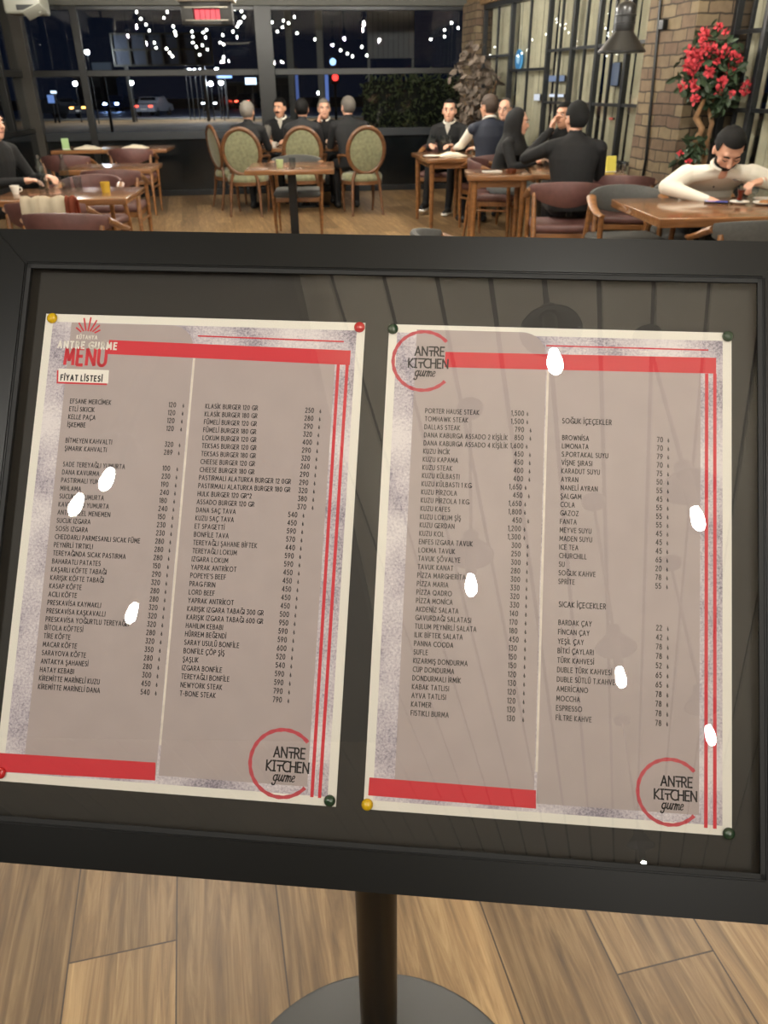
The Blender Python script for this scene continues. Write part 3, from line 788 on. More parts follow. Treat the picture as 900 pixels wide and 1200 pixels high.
# right page ------------------------------------------------------------------
t, L, Wd, Ht = sheet('menu_page', 'price list page on the right of the board, headed with a broken red ring', (457, 380), (857, 390), (858, 980), (425, 948))
bot = -Ht / 2 + .0145
panel(L, t, L(480, 560).x, bot, L(639, 500).x - .0008, L(560, 388).y, .022)
xr = L(821, 470).x; xl = L(641, 500).x
bm = bmesh.new(); poly(bm, [(xl, bot), (xr, bot), (xr, L(740, 434).y), (xl, L(740, 434).y)], Z2); obj('text_panel', bm, M_panel, t)
bm = bmesh.new(); poly(bm, [(xl - .0016, bot + .025), (xl + .0004, bot + .025), (xl + .0004, L(640, 430).y), (xl - .0016, L(640, 430).y)], Z3); obj('column_divider', bm, MATS['pale worn print'], t)
obj('red_bar', band(L, [(521, 430.5), (522, 412.5), (839, 419.5), (839, 438)], Z3), M_red, t)
obj('red_bar', band(L, [(431.5, 932), (433, 911), (628, 926), (628, 947.5)], Z3), M_red, t)
obj('thin_rule', band(L, [(640, 406), (640, 404.4), (830, 409.6), (830, 411.3)], Z3), M_red, t)
double_rule(t, L, [(828, 438), (837.5, 438)], [(827, 970), (837.5, 971)], .0014)
bmn, bmp = bmesh.new(), bmesh.new()
column((bmn, bmp), COL3, L, (498.5, 484), (481.5, 838), (604, 487), (594, 844.5), .00397)
A0 = L(659, 496); write(bmn, 'SOĞUK İÇEÇEKLER', A0.x, A0.y, .0043, Z4)
A0 = L(655, 711); write(bmn, 'SICAK İÇECEKLER', A0.x, A0.y, .0043, Z4)
column((bmn, bmp), COL4A, L, (659, 515.5), (654.5, 684), (770, 518), (768, 689.5), .00397, cur=.0088)
column((bmn, bmp), COL4B, L, (654.5, 732), (651.5, 843.5), (769, 738.5), (768, 850), .00397, cur=.0088)
obj('dish_names', bmn, M_ink, t); obj('prices', bmp, M_ink, t)
roundel(t, L, (496, 423), 35.5); roundel(t, L, (785, 928), 38)

# tacks -----------------------------------------------------------------------
PINS = [((62, 373.5), 'yellow', 'yellow tack at the top left of the left page'), ((421.5, 384), 'red', 'red tack at the top right of the left page'),
        ((386.5, 938), 'green', 'dark green tack at the lower right of the left page'), ((1.5, 905.5), 'red', 'red tack at the lower left of the left page, on the photo edge'),
        ((460.5, 386), 'green', 'dark green tack at the top left of the right page'), ((852.5, 394.5), 'green', 'dark green tack at the top right of the right page'),
        ((430.5, 942.5), 'yellow', 'yellow tack at the lower left of the right page'), ((853.5, 976.5), 'green', 'dark green tack at the lower right of the right page')]
PM = {'yellow': mat('yellow plastic', (222, 180, 20), .25, coat=.5), 'red': mat('red plastic', (196, 30, 34), .25, coat=.5), 'green': mat('green plastic', (40, 66, 46), .2, coat=.5)}
for (p, c, lab) in PINS:
    q = B(*p); t = thing('thumb_tack', lab, 'tack', group='thumb tacks on the menu pages'); t.matrix_world = MB @ Matrix.Translation((q.x, q.y, 0))
    r = .0049
    obj('head', LT([(r * .9, .0006), (r, .0012), (r * .97, .0022), (r * .8, .0034), (r * .5, .0044), (0, .0048)], n=24), PM[c], t, True)
    obj('spike', LT([(.0005, -.006), (.0006, .0007)], n=8), M_steel, t)

# ================================================================== LAMPS
def refl(px, py, z):    # where a lamp mirrored in the cover glass at this photo point hangs
    d = ray(px, py); h = onplane(px, py, BO + BN * .0084, BN); e_ = d - BN * (2 * d.dot(BN)); return h + e_ * ((z - h.z) / e_.z)
M_bulb = emat('bulb glow', WARM, BULB); M_bulb2 = emat('bulb glow bright', WARM, BULB2); M_lampin = mat('lamp inside', (120, 84, 56), .5)
proto_lamp = None
def pendant(p, label, size=.072, first={}):
    zk = round(p[2], 2)
    if zk not in first:
        t = thing('pendant_lamp', label, 'lamp', p, group='pendant lamps over the restaurant')
        k = size
        sh = LT([(k * .30, .2), (k * .34, .195), (k * .36, .17), (k * .95, .118), (k, .112), (k * .97, .11), (k * .34, .165), (0, .165)], n=28)
        obj('shade', sh, M_black, t, True)
        obj('socket', LT([(0, .03), (.014, .03), (.017, .045), (.017, .17), (.0, .17)], n=16), M_black, t, True)
        bm = bmesh.new(); lathe(bm, [(0, -.044), (.009, -.041), (.0155, -.028), (.017, -.008), (.014, .012), (.010, .03), (0, .034)], n=12)
        obj('bulb', bm, M_bulb if p[1] < 2 else M_bulb2, t, True)
        obj('cord', TB([(0, 0, .19), (0, 0, CZ - p[2])], .006, 6), M_blackm, t)
        obj('ceiling_cup', LT([(0, CZ - p[2] - .03), (.045, CZ - p[2] - .02), (.05, CZ - p[2])], n=20), M_black, t, True)
        first[zk] = t; return t
    return dup(first[zk], p, 0, label, 'pendant lamps over the restaurant')
LZ = 2.12
lp = [(refl(650, 422, LZ), 'right page header'), (refl(552, 684, LZ), 'middle of the right page'), (refl(817, 606, LZ), 'upper right of the right page'), (refl(727, 792, LZ), 'lower middle of the right page'),
      (refl(832, 860, LZ), 'lower right of the right page'), (refl(126, 560, LZ), 'upper left page'), (refl(90, 590, LZ), 'left page text block'), (refl(155, 717, LZ), 'lower left page'), (refl(755, 1017, LZ), 'bottom rail of the glass')]
for p, s in lp: pendant(p, 'black pendant lamp mirrored in the cover glass at the ' + s)
for i, (x, y) in enumerate(((-3.6, 6.2), (-1.3, 6.0), (1.2, 5.6), (-3.4, 9.2), (-1.0, 9.2), (.9, 8.6), (2.2, 5.0), (-1.7, 10.3), (.5, 10.3), (-3.2, 3.0), (-1.0, 2.6), (1.6, 2.4))):  # lamps out of view, added to light the dining room
    pendant((x, y, LZ + .3), 'unseen black pendant lamp added above the dining room, ' + ['over the near left table', 'left of the middle aisle', 'right of the middle aisle', 'over the far left tables', 'over the small square table', 'over the woman in black', 'over the man in white', 'over the grey-haired man', 'over the man in black at the round chairs', 'left behind the board', 'straight behind the board', 'right behind the board'][i], )
# the industrial pendant seen at the top right
p = AT(728, 62, 6.3)
t = thing('pendant_lamp', 'dark industrial pendant lamp with ribbed neck and flared shade before the right windows', 'lamp', p)
k = (AT(755, 62, 6.3) - AT(701, 62, 6.3)).length / 2
obj('shade', LT([(k, 0), (k * 1.0, .012), (k * .46, .115), (k * .40, .13), (k * .38, .128), (k * .44, .112), (k * .96, .004)], n=40), mat('dark bronze metal', (24, 23, 22), .32, metal=.2), t, True)
obj('shade_lining', LT([(k * .955, .005), (k * .435, .113), (0, .12)], n=40), mat('copper lining', (96, 56, 38), .4, metal=.4), t, True)
obj('neck', LT([(k * .40, .125), (k * .42, .14), (k * .42, .17), (k * .45, .172), (k * .45, .18), (k * .42, .182), (k * .42, .215), (k * .45, .217), (k * .45, .225), (k * .41, .228), (k * .41, .26), (k * .36, .285), (k * .2, .302), (0, .305)], n=32), MATS['dark bronze metal'], t, True)
obj('cord', TB([(0, 0, .3), (0, 0, CZ - p.z)], .007, 8), M_blackm, t)
obj('bulb', BL((0, 0, .07), .03, 12), mat('unlit bulb', (150, 140, 120), .3), t, True)

# ================================================================== FURNITURE
def armchair(name, label, pad, group, woodm=None):
    """low wooden armchair with a curved padded back; faces +y"""
    wm = woodm or M_wood
    t = thing(name, label, 'chair', group=group)
    s = BX((0, .02, .445), (.50, .46, .07), .03); obj('seat', s, pad, t, True)
    obj('seat_frame', BX((0, .02, .39), (.47, .43, .05), .01), wm, t)
    # padded back: band round an arc, deeper in the middle
    rs = []; n = 22
    for i in range(n + 1):
        a = R_(-62 + 124 * i / n); rr = .30; c, s_ = math.cos(a), math.sin(a)
        ct = Vector((rr * s_, .06 - rr * c * 1.02, 0)); o = Vector((s_, -c, 0))
        u = abs(i / n - .5) * 2
        top = .80 - .035 * u ** 2; lo = top - (.075 + .115 * (1 - u ** 1.7)); th = .019 * (1 - .3 * u ** 6)
        sec = []
        for (e, z) in ((-1, lo + .012), (-.6, lo), (.6, lo), (1, lo + .012), (1, top - .012), (.6, top), (-.6, top), (-1, top - .012)):
            sec.append(ct + o * (th * e) + Vector((0, 0, z)) + o * (.035 * (z - .7) * 2))
        rs.append(sec)
    bm = bmesh.new(); rings(bm, rs); obj('backrest', bm, pad, t, True)
    for sx in (-1, 1):
        P = [(sx * .262, -.085, .735), (sx * .275, -.03, .715), (sx * .285, .06, .68), (sx * .285, .15, .655), (sx * .27, .225, .645)]
        obj('arm', TB(P, [.036, .034, .03, .026, .02], 12, .62), wm, t, True)
        obj('leg', TB([(sx * .245, .205, 0), (sx * .255, .2, .3), (sx * .268, .19, .655)], [.014, .021, .019], 10), wm, t, True)
        obj('leg', TB([(sx * .235, -.255, 0), (sx * .235, -.215, .4), (sx * .245, -.135, .71)], [.014, .021, .018], 10), wm, t, True)
        obj('side_rail', TB([(sx * .25, .2, .33), (sx * .235, -.22, .33)], .012, 8), wm, t, True)
    return t
def roundchair(name, label, group):
    t = thing(name, label, 'chair', group=group); wm = M_walnut
    bm = bmesh.new(); lathe(bm, [(0, .40), (.25, .40), (.262, .42), (.262, .45), (.24, .485), (.15, .50), (0, .502)], n=32); bmesh.ops.scale(bm, vec=(1, .95, 1), verts=bm.verts)
    obj('seat', bm, M_green, t, True)
    obj('apron', LT([(0, .36), (.245, .36), (.258, .365), (.258, .405), (0, .405)], n=32), wm, t, True)
    tilt = R_(9); T = Matrix.Translation((0, -.235, .755)) @ Matrix.Rotation(tilt, 4, 'X')
    bm = bmesh.new(); n = 40; rs = []
    for i in range(n):
        a = 2 * math.pi * i / n; ex, ez = math.cos(a), math.sin(a)
        rs.append([Vector((ex * (.232 + .027 * math.cos(b)), .024 * math.sin(b), ez * (.262 + .027 * math.cos(b)))) for b in [2 * math.pi * j / 10 for j in range(10)]])
    rs.append(rs[0]); vs = [[bm.verts.new(p) for p in r] for r in rs[:-1]]
    for i in range(n):
        for j in range(10): bm.faces.new((vs[i][j], vs[i][(j + 1) % 10], vs[(i + 1) % n][(j + 1) % 10], vs[(i + 1) % n][j]))
    obj('back_frame', bm, wm, t, True, X=T)
    bm = bmesh.new(); ball(bm, (0, 0, 0), (.222, .030, .252), 28); obj('back_pad', bm, M_green, t, True, X=T)
    for sx in (-1, 1):
        obj('leg', TB([(sx * .19, .2, 0), (sx * .205, .205, .15), (sx * .2, .19, .38)], [.014, .018, .026], 10), wm, t, True)
        obj('leg', TB([(sx * .2, -.28, 0), (sx * .185, -.225, .25), (sx * .17, -.2, .42), (sx * .125, -.2, .56)], [.015, .02, .022, .018], 10), wm, t, True)
        obj('arm', TB([(sx * .225, -.2, .70), (sx * .27, -.08, .70), (sx * .285, .06, .685), (sx * .275, .1, .67), (sx * .25, .11, .56), (sx * .235, .12, .40)], [.015, .017, .02, .019, .016, .016], 10), wm, t, True)
    return t
def table(name, label, c, sx, sy, rz=0, mtop=None, h=.75, legs=False, th=.045, group=None):
    t = thing(name, label, 'table', (c[0], c[1], 0), rz, group)
    obj('tabletop', BX((0, 0, h - th / 2), (sx, sy, th), .008), mtop or M_table, t, True)
    if legs:
        obj('apron', BX((0, 0, h - th - .03), (sx - .12, sy - .12, .06), .004), mtop or M_table, t)
        for a in (-1, 1):
            for b in (-1, 1): obj('leg', TB([(a * (sx / 2 - .07), b * (sy / 2 - .07), 0), (a * (sx / 2 - .07), b * (sy / 2 - .07), h - th)], [.02, .03], 10), M_wood, t, True)
    else:
        obj('pedestal', BX((0, 0, (h - th) / 2), (.085, .085, h - th), .004), M_black, t)
        obj('base_plate', BX((0, 0, .011), (.46, .46, .022), .004), M_black, t)
        obj('top_bracket', BX((0, 0, h - th - .01), (.4, .4, .02), .003), M_black, t)
    return t
BR_G, GR_G, RD_G = 'brown low-backed armchairs', 'grey low-backed armchairs', 'round-backed green chairs'
proto = {}
def chair(kind, x, y, rz, label):
    if kind not in proto:
        f = {'brown': lambda: armchair('armchair', label, M_brown, BR_G), 'grey': lambda: armchair('armchair', label, M_grey, GR_G), 'round': lambda: roundchair('round_back_chair', label, RD_G)}[kind]
        proto[kind] = f(); o = proto[kind]; o.location = (x, y, 0); o.rotation_euler = (0, 0, rz); return o
    return dup(proto[kind], (x, y, 0), rz, label)
PI = math.pi
def xat(px, Y, z): # x of the point seen at column px, at distance Y and height z
    zc = (Vector((0, Y, z)) - CP).dot(CF); return (px - 450) / FPX * zc + (CAM_H - z) * 0
TZ = .75
def tfoot(pxl, pxr, yn, yf, z=TZ):   # table footprint from its near edge columns and near/far rows
    a, b = G(pxl, yn, z), G(pxr, yn, z); f = G((pxl + pxr) / 2, yf, z)
    return ((a.x + b.x) / 2, (a.y + f.y) / 2), b.x - a.x, f.y - (a.y + b.y) / 2
# central small table and the chair tucked in behind it
CT = tfoot(283, 388, 200, 190)
table('square_table', 'small square wooden table on a black post in the middle aisle', CT[0], CT[1], .86, R_(3))
ctx, cty = CT[0]
def px_at(px, Y): return AT(px, 200, Y).x
# the five men's table and its round-backed chairs
gx = -.95
table('dining_table', 'wooden dining table of the five men, behind the round-backed chairs', (gx, 11.5), 1.75, .7, R_(5))
chair('round', -1.70, 10.72, R_(-4), 'leftmost round-backed green chair at the five men\'s table, grey-haired man in it')
chair('round', -.98, 10.84, R_(2), 'middle round-backed green chair, behind the small square table')
chair('round', -.24, 10.72, R_(16), 'rightmost round-backed green chair with open arm, man in black in it')
chair('round', -1.99, 11.38, R_(-62), 'round-backed green chair half hidden at the left end of the five men\'s table')
chair('round', -1.36, 12.32, R_(184), 'round-backed green chair by the dark window, man with moustache in it')
chair('round', -.75, 12.36, R_(184), 'round-backed green chair by the dark window, man resting his face on his hand in it')
cc_ = chair('grey', ctx, cty + .53, R_(183), 'low dark grey chair tucked under the far side of the small square table')
# left tables
tax, tay = -2.42, 6.42
table('dining_table', 'nearest left wooden table with clear bottles and a white cloth before it', (tax, tay), 1.02, .78, R_(5))
tbx, tby = -2.78, 8.72
table('dining_table', 'second left wooden table, behind the bottles', (tbx, tby), .9, .72, R_(5))
tcx, tcy = -3.62, 11.6
table('dining_table', 'far left wooden table with two white folded napkins', (tcx, tcy), 1.5, .8, R_(5))
chair('brown', -1.98, 5.22, R_(-4), 'brown leather chair in the lower left corner of the view, cut off by the board')
chair('brown', -2.52, 7.14, R_(176), 'brown leather chair at the far side of the bottle table')
chair('brown', -2.58, 8.06, R_(6), 'brown leather chair with tall wooden legs left of the open floor')
chair('brown', -3.66, 9.9, R_(4), 'brown leather chair before the far left table, near the man in black')
chair('brown', -3.2, 10.92, R_(6), 'brown leather chair at the far left table, furthest right by the dark window')
chair('brown', -2.32, 5.76, R_(2), 'brown leather chair under the white cloth')
# right tables
t3x, t3y = .75, 9.75
table('dining_table', 'wooden table with wine glasses where the man in the navy vest sits', (t3x, t3y), .62, 1.0, R_(8), legs=True)
t2x, t2y = 1.08, 7.72
table('side_table', 'small wooden table with white napkin and ashtray, left of the man in the black jacket', (t2x, t2y), .58, .6, R_(-3), legs=True)
t4x, t4y = 1.83, 7.86
table('dining_table', 'wooden table with the yellow card, at the foot of the windows', (t4x, t4y), .84, .86, R_(-8))
t5x, t5y = 2.17, 5.33
table('dining_table', 'glossy wooden table where the man in the white shirt sits', (t5x, t5y), 1.06, .92, R_(3), th=.055)
chair('grey', 2.34, 6.16, R_(176), 'grey low chair the man in the white shirt sits in')
chair('grey', 1.80, 5.92, R_(184), 'empty grey low chair with wooden arms left of the man in the white shirt')
chair('grey', 2.14, 4.66, R_(4), 'grey low chair in the right foreground with its back to the camera')
chair('brown', 1.47, 6.62, R_(-6), 'brown leather chair the man in the black jacket sits in')
chair('brown', 2.03, 7.06, R_(-10), 'empty brown leather chair before the brick pier, by the yellow card')
chair('brown', 1.16, 8.60, R_(-104), 'brown leather chair the woman in the black headscarf sits in')
chair('brown', .80, 10.98, R_(165), 'wooden chair by the dark window, man with white collar in it')
chair('brown', 1.22, 9.36, R_(22), 'wooden chair the man in the navy vest sits in')
chair('brown', 1.94, 9.05, R_(166), 'wooden chair by the windows, man with hand at his mouth in it')
chair('brown', 1.52, 10.85, R_(150), 'wooden chair by the leafless bush, bald man in it')
chair('grey', .42, 4.17, R_(-88), 'dark chair just behind the board, only its wooden arm tip showing')

# ================================================================== PEOPLE
def capsule(bm, a, b, ra, rb, n=14):
    a, b = Vector(a), Vector(b); d = b - a; L_ = d.length
    if L_ < 1e-6: return ball(bm, a, ra, 12)
    d /= L_; q = d.to_track_quat('Z', 'Y').to_matrix()
    rs = []
    for i in range(1, 6): t_ = -math.pi / 2 + math.pi / 2 * i / 5; rs.append((ra * math.cos(t_), ra * math.sin(t_)))
    for i in range(0, 5): t_ = math.pi / 2 * i / 5; rs.append((rb * math.cos(t_), L_ + rb * math.sin(t_)))
    rings(bm, [[a + q @ Vector((r * math.cos(2 * PI * j / n), r * math.sin(2 * PI * j / n), z)) for j in range(n)] for r, z in rs])
class Body:
    def __init__(s): s.bm = bmesh.new(); s.p = []
    def cap(s, a, b, ra, rb, reg): capsule(s.bm, a, b, ra, rb); s.p.append(('c', np.array(a, float), np.array(b, float), ra, rb, reg))
    def ell(s, c, r, reg, M=None):
        M = M or Matrix.Identity(3); ball(s.bm, (0, 0, 0), r, 18, Matrix.Translation(c) @ M.to_4x4()); s.p.append(('e', np.array(c, float), np.array(M.inverted()), np.array(r, float), 0, reg))
    def loft(s, secs, reg):    # secs: (centre, rx, ry)
        n = 20; rings(s.bm, [[Vector(c) + Vector((rx * math.cos(2 * PI * j / n), ry * math.sin(2 * PI * j / n), 0)) for j in range(n)] for c, rx, ry in secs])
        for (c, rx, ry), (c2, rx2, ry2) in zip(secs[:-1], secs[1:]):
            for f in (0, .5):
                cc = Vector(c).lerp(Vector(c2), f); s.p.append(('e', np.array(cc), np.eye(3), np.array([rx * (1 - f) + rx2 * f, ry * (1 - f) + ry2 * f, .05]), 0, reg))
    def build(s, name, mats, regs, parent, voxel, smooth=3):
        me = bpy.data.meshes.new(name); s.bm.to_mesh(me); s.bm.free(); o = bpy.data.objects.new(name, me); COL.objects.link(o)
        m = o.modifiers.new('r', 'REMESH'); m.mode = 'VOXEL'; m.voxel_size = voxel
        m = o.modifiers.new('s', 'SMOOTH'); m.factor = .5; m.iterations = smooth
        dg = bpy.context.evaluated_depsgraph_get(); dg.update()
        me2 = bpy.data.meshes.new_from_object(o.evaluated_get(dg)); o.modifiers.clear(); o.data = me2; bpy.data.meshes.remove(me)
        me2.name = name; me2.materials.clear()
        for x in mats: me2.materials.append(x)
        nf = len(me2.polygons); c = np.empty(nf * 3); me2.polygons.foreach_get('center', c); c = c.reshape(-1, 3)
        best = np.full(nf, 1e9); idx = np.zeros(nf, int)
        for p in s.p:
            if p[0] == 'c':
                ab = p[2] - p[1]; t_ = np.clip(((c - p[1]) @ ab) / max(ab @ ab, 1e-9), 0, 1); d = np.linalg.norm(c - p[1] - t_[:, None] * ab, axis=1) - (p[3] + (p[4] - p[3]) * t_)
            else:
                q = ((c - p[1]) @ p[2].T) / p[3]; d = (np.linalg.norm(q, axis=1) - 1) * p[3].min()
            k = d < best; best[k] = d[k]; idx[k] = regs[p[5]]
        me2.polygons.foreach_set('material_index', idx.astype(np.int32)); me2.polygons.foreach_set('use_smooth', [True] * nf)
        o.parent = parent; return o
SKIN = mat('skin', (198, 148, 120), .5)
def hand(b, w, d, nrm, side, curl=.35, s=1.0, spread=.02):
    """palm from wrist w along d, back of hand along nrm; thumb on the given side (+1 = d x nrm)"""
    d = d.normalized(); n = (nrm - d * nrm.dot(d)).normalized(); x = d.cross(n) * side
    M = Matrix((x, d, n)).transposed()
    b.ell(w + d * .045 * s, (.040 * s, .052 * s, .017 * s), 'skin', M); b.cap(w - d * .02, w + d * .03 * s, .026 * s, .026 * s, 'skin')
    for k, (off, ln) in enumerate(((.028, .072), (.010, .08), (-.009, .075), (-.027, .058))):
        k0 = w + d * .085 * s + x * off * s; a1 = curl; a2 = curl * 2.2
        k1 = k0 + (d * math.cos(a1) - n * math.sin(a1) + x * off * spread * 10) * ln * .5 * s
        k2 = k1 + (d * math.cos(a2) - n * math.sin(a2)) * ln * .5 * s
        b.cap(k0 - d * .03 * s, k0, .0095 * s, .0092 * s, 'skin'); b.cap(k0, k1, .0092 * s, .0085 * s, 'skin'); b.cap(k1, k2, .0085 * s, .0075 * s, 'skin')
    t0 = w + d * .02 * s + x * .025 * s; t1 = t0 + (d * .7 + x * .7 - n * .25) * .042 * s; t2 = t1 + (d * .95 + x * .1 - n * .3) * .034 * s
    b.cap(t0, t1, .014 * s, .011 * s, 'skin'); b.cap(t1, t2, .0105 * s, .009 * s, 'skin')
def person(label, loc, rz, top, bottom, lean=.05, hp=0, hy=0, hfwd=.02, lh=None, rh=None, le=None, re_=None, skin=None, hair=None, voxel=.0095, style='short',
           hairline=.045, scale=1.0, drop=0.0, shoe=None, knees=None, feet=None, sleeve=None, mous=False, beard=False, seat=.465, hs=1.08, lcurl=.5, rcurl=.5, inside=None, extra=None, ldir=None, rdir=None, down=False, lean_x=0.0, shw=.185, am=1.0):
    """seated figure facing local +y, hips over the origin; lh/rh/le/re_ are world points for wrists and elbows"""
    t = thing('person', label, 'person', (loc[0], loc[1], 0), rz)
    W2L = (Matrix.Translation((loc[0], loc[1], 0)) @ Matrix.Rotation(rz, 4, 'Z')).inverted()
    loc_ = lambda p: W2L @ Vector(p)
    b = Body(); z0 = seat
    S1 = lambda y, z, x=0: Vector((x, y, z))
    spine = [S1(0, z0 + .04), S1(.01, z0 + .16), S1(lean * .35, z0 + .28, lean_x * .3), S1(lean * .75, z0 + .43 - drop * .5, lean_x * .7), S1(lean * .98, z0 + .53 - drop * .8, lean_x * .95), S1(lean * 1.12, z0 + .585 - drop, lean_x)]
    q = shw / .185
    b.loft([(spine[0], .165 * q, .125), (spine[1], .165 * q, .12)], 'bottom')
    b.loft([(spine[1] - S1(0, .03), .165 * q, .122), (spine[2], .158 * q, .115), (spine[3], .185 * q, .122), (spine[4], .172 * q, .1), (spine[5], .085, .072), (spine[5] + S1(.012, .02), .062, .06)], 'top')
    nb = spine[5]; hc = nb + S1(hfwd + .02, .145)
    Rh = Matrix.Rotation(hy, 3, 'Z') @ Matrix.Rotation(-hp, 3, 'X')
    hc = nb + Matrix.Rotation(-hp * .6, 3, 'X') @ S1(hfwd + .012, .128)
    b.cap(nb - S1(0, .03), hc - S1(0, .04), .054, .052, 'skin')
    H_ = lambda x, y, z: hc + Rh @ (Vector((x, y, z)) * hs)
    b.ell(H_(0, -.008, .022), (.074 * hs, .092 * hs, .088 * hs), 'skin', Rh); b.ell(H_(0, .02, -.04), (.060 * hs, .068 * hs, .075 * hs), 'skin', Rh)
    b.ell(H_(0, .052, -.085), (.030 * hs, .028 * hs, .024 * hs), 'skin', Rh)
    b.cap(H_(0, .082, .015), H_(0, .104, -.022), .009 * hs, .0145 * hs, 'skin'); b.cap(H_(-.03, .074, .032), H_(.03, .074, .032), .014 * hs, .014 * hs, 'skin')
    for sx in (-1, 1):
        b.ell(H_(sx * .074, -.005, -.008), (.012 * hs, .02 * hs, .032 * hs), 'skin', Rh); b.ell(H_(sx * .038, .056, -.022), (.026 * hs, .022 * hs, .024 * hs), 'skin', Rh)
    for sx, hnd, elb, cu, hd in ((-1, lh, le, lcurl, ldir), (1, rh, re_, rcurl, rdir)):
        sh = spine[4] + Vector((sx * shw, 0, -.03))
        wr = loc_(hnd) if hnd is not None else Vector((sx * .14, .40, .80)); el = loc_(elb) if elb is not None else (sh + wr) / 2 + Vector((sx * .07, -.06, -.12))
        rg = 'sleeve' if sleeve else 'top'
        b.cap(nb + Vector((sx * .045, -.005, -.035)), sh, .05, .062, 'top'); b.cap(sh, el, .06 * am, .046 * am, rg); b.cap(el, wr, .046 * am, .031, rg)
        fd = (wr - el).normalized(); b.cap(wr, wr + fd * .012, .0315, .03, rg)
        dd = W2L.to_3x3() @ Vector(hd) if hd is not None else fd
        hand(b, wr + fd * .02, dd, Vector((0, 0, 1)) if abs(dd.normalized().z) < .85 else Vector((sx, .3, 0)), -sx, cu)
    kn = knees or [(-.13, .46, z0 + .05), (.13, .46, z0 + .05)]; ft = feet or [(-.12, .42, .08), (.13, .40, .08)]
    for sx, k, f in ((-1, kn[0], ft[0]), (1, kn[1], ft[1])):
        b.cap((sx * .09, .0, z0 + .07), k, .085, .062, 'bottom'); b.cap(k, f, .06, .042, 'bottom')
        f = Vector(f); b.cap(f - S1(.03, .035), f + S1(.15, -.04), .042, .036, 'shoe'); b.ell(f + S1(.03, -.03), (.045, .06, .045), 'shoe')
    regs = {'skin': 0, 'top': 1, 'bottom': 2, 'shoe': 3, 'sleeve': 4}
    b.build('body', [skin or SKIN, top, bottom, shoe or M_blackm, sleeve or top], regs, t, voxel)
    HM = hair or mat('dark hair', (14, 12, 11), .75, spec=.25)
    X = Matrix.Translation(hc) @ Rh.to_4x4() @ Matrix.Scale(hs, 4)
    if style in ('short', 'cap'):
        bm = bmesh.new(); bmesh.ops.create_uvsphere(bm, u_segments=28, v_segments=22, radius=1)
        kill = []
        for f in bm.faces:
            c = f.calc_center_median(); y, z = c.y, c.z
            line = hairline / .09 if y > .35 else (-.05 if y > -.15 else -.75)
            if y > .35: line += -.2 * max(0, abs(c.x) - .6)
            if z < line: kill.append(f)
        bmesh.ops.delete(bm, geom=kill, context='FACES')
        for v in bm.verts:
            k = 1 + .02 * math.sin(v.co.x * 23 + v.co.z * 17) * math.sin(v.co.y * 19)
            v.co = Vector((v.co.x * .083 * k, v.co.y * .102 * k - .008, v.co.z * (.099 if style == 'short' else .104) * k + .022))
        g = bmesh.ops.solidify(bm, geom=bm.faces[:], thickness=.008)
        obj('hair', bm, HM, t, True, X=X)
    if style == 'scarf':
        bm = bmesh.new(); n = 26; rs = []
        pr = [(.12, .02, .02), (.10, .070, .055), (.07, .092, .086), (.03, .105, .104), (-.02, .106, .108), (-.08, .098, .104), (-.13, .10, .105), (-.17, .135, .125), (-.21, .18, .14), (-.26, .19, .15)]
        for z, rx, ry in pr:
            ring = []
            for j in range(n):
                a = 2 * PI * j / n; x, y = rx * math.cos(a), ry * math.sin(a) - .012
                if z > -.12 and y > .062: y = .062 + (.012 if z < -.09 else 0)
                ring.append(Vector((x, y, z)))
            rs.append(ring)
        rings(bm, rs); obj('headscarf', bm, mat('black scarf', (11, 11, 13), .8), t, True, X=X)
        bm = bmesh.new(); ball(bm, (0, .036, -.015), (.055, .062, .088), 18); ball(bm, (0, .098, -.02), (.013, .014, .018), 10); ball(bm, (0, .07, -.075), (.025, .022, .02), 10)
        obj('face', bm, skin or SKIN, t, True, X=X)
    # face
    EY = mat('eye white', (210, 200, 190), .3); DK = mat('dark iris', (28, 20, 16), .3); BRW = HM if style != 'scarf' else DK
    if style != 'scarf' or True:
        yo = .0 if style != 'scarf' else .012
        for sx in (-1, 1):
            if down:
                obj('eye', TB([(sx * .017, .086, .004), (sx * .031, .0905, .001), (sx * .046, .081, .005)], [.002, .003, .002], 6), DK, t, True, X=X); eo = None
            else: eo = obj('eye', BL((sx * .031, .080 + yo, .010), (.014, .008, .0065), 10), EY, t, True, X=X)
            if eo: obj('iris', BL((sx * .031, .0872 + yo, .010), (.006, .003, .006), 8), DK, eo, True, X=X)
            obj('eyebrow', TB([(sx * .014, .091 + yo, .026), (sx * .03, .090 + yo, .031), (sx * .047, .080 + yo, .026)], [.003, .004, .0025], 6), BRW, t, True, X=X)
        obj('mouth', TB([(-.024, .076 + yo, -.057), (0, .086 + yo, -.054), (.024, .076 + yo, -.057)], [.003, .0055, .003], 8), mat('lips', (150, 92, 82), .5), t, True, X=X)
    if mous: obj('moustache', TB([(-.034, .074, -.052), (-.015, .091, -.041), (0, .093, -.039), (.015, .091, -.041), (.034, .074, -.052)], [.004, .009, .0095, .009, .004], 8), HM, t, True, X=X)
    if beard:
        bm = bmesh.new(); bmesh.ops.create_uvsphere(bm, u_segments=24, v_segments=18, radius=1)
        bmesh.ops.delete(bm, geom=[f for f in bm.faces if f.calc_center_median().z > -.15 + .35 * (abs(f.calc_center_median().x) > .75) or f.calc_center_median().y < -.1], context='FACES')
        for v in bm.verts: v.co = Vector((v.co.x * .064, v.co.y * .071 + .021, v.co.z * .08 - .038))
        bmesh.ops.solidify(bm, geom=bm.faces[:], thickness=.004); obj('beard', bm, HM, t, True, X=X)
    t2 = dict(root=t, hc=hc, Rh=Rh, nb=nb, spine=spine, X=X, W2L=W2L)
    return t2
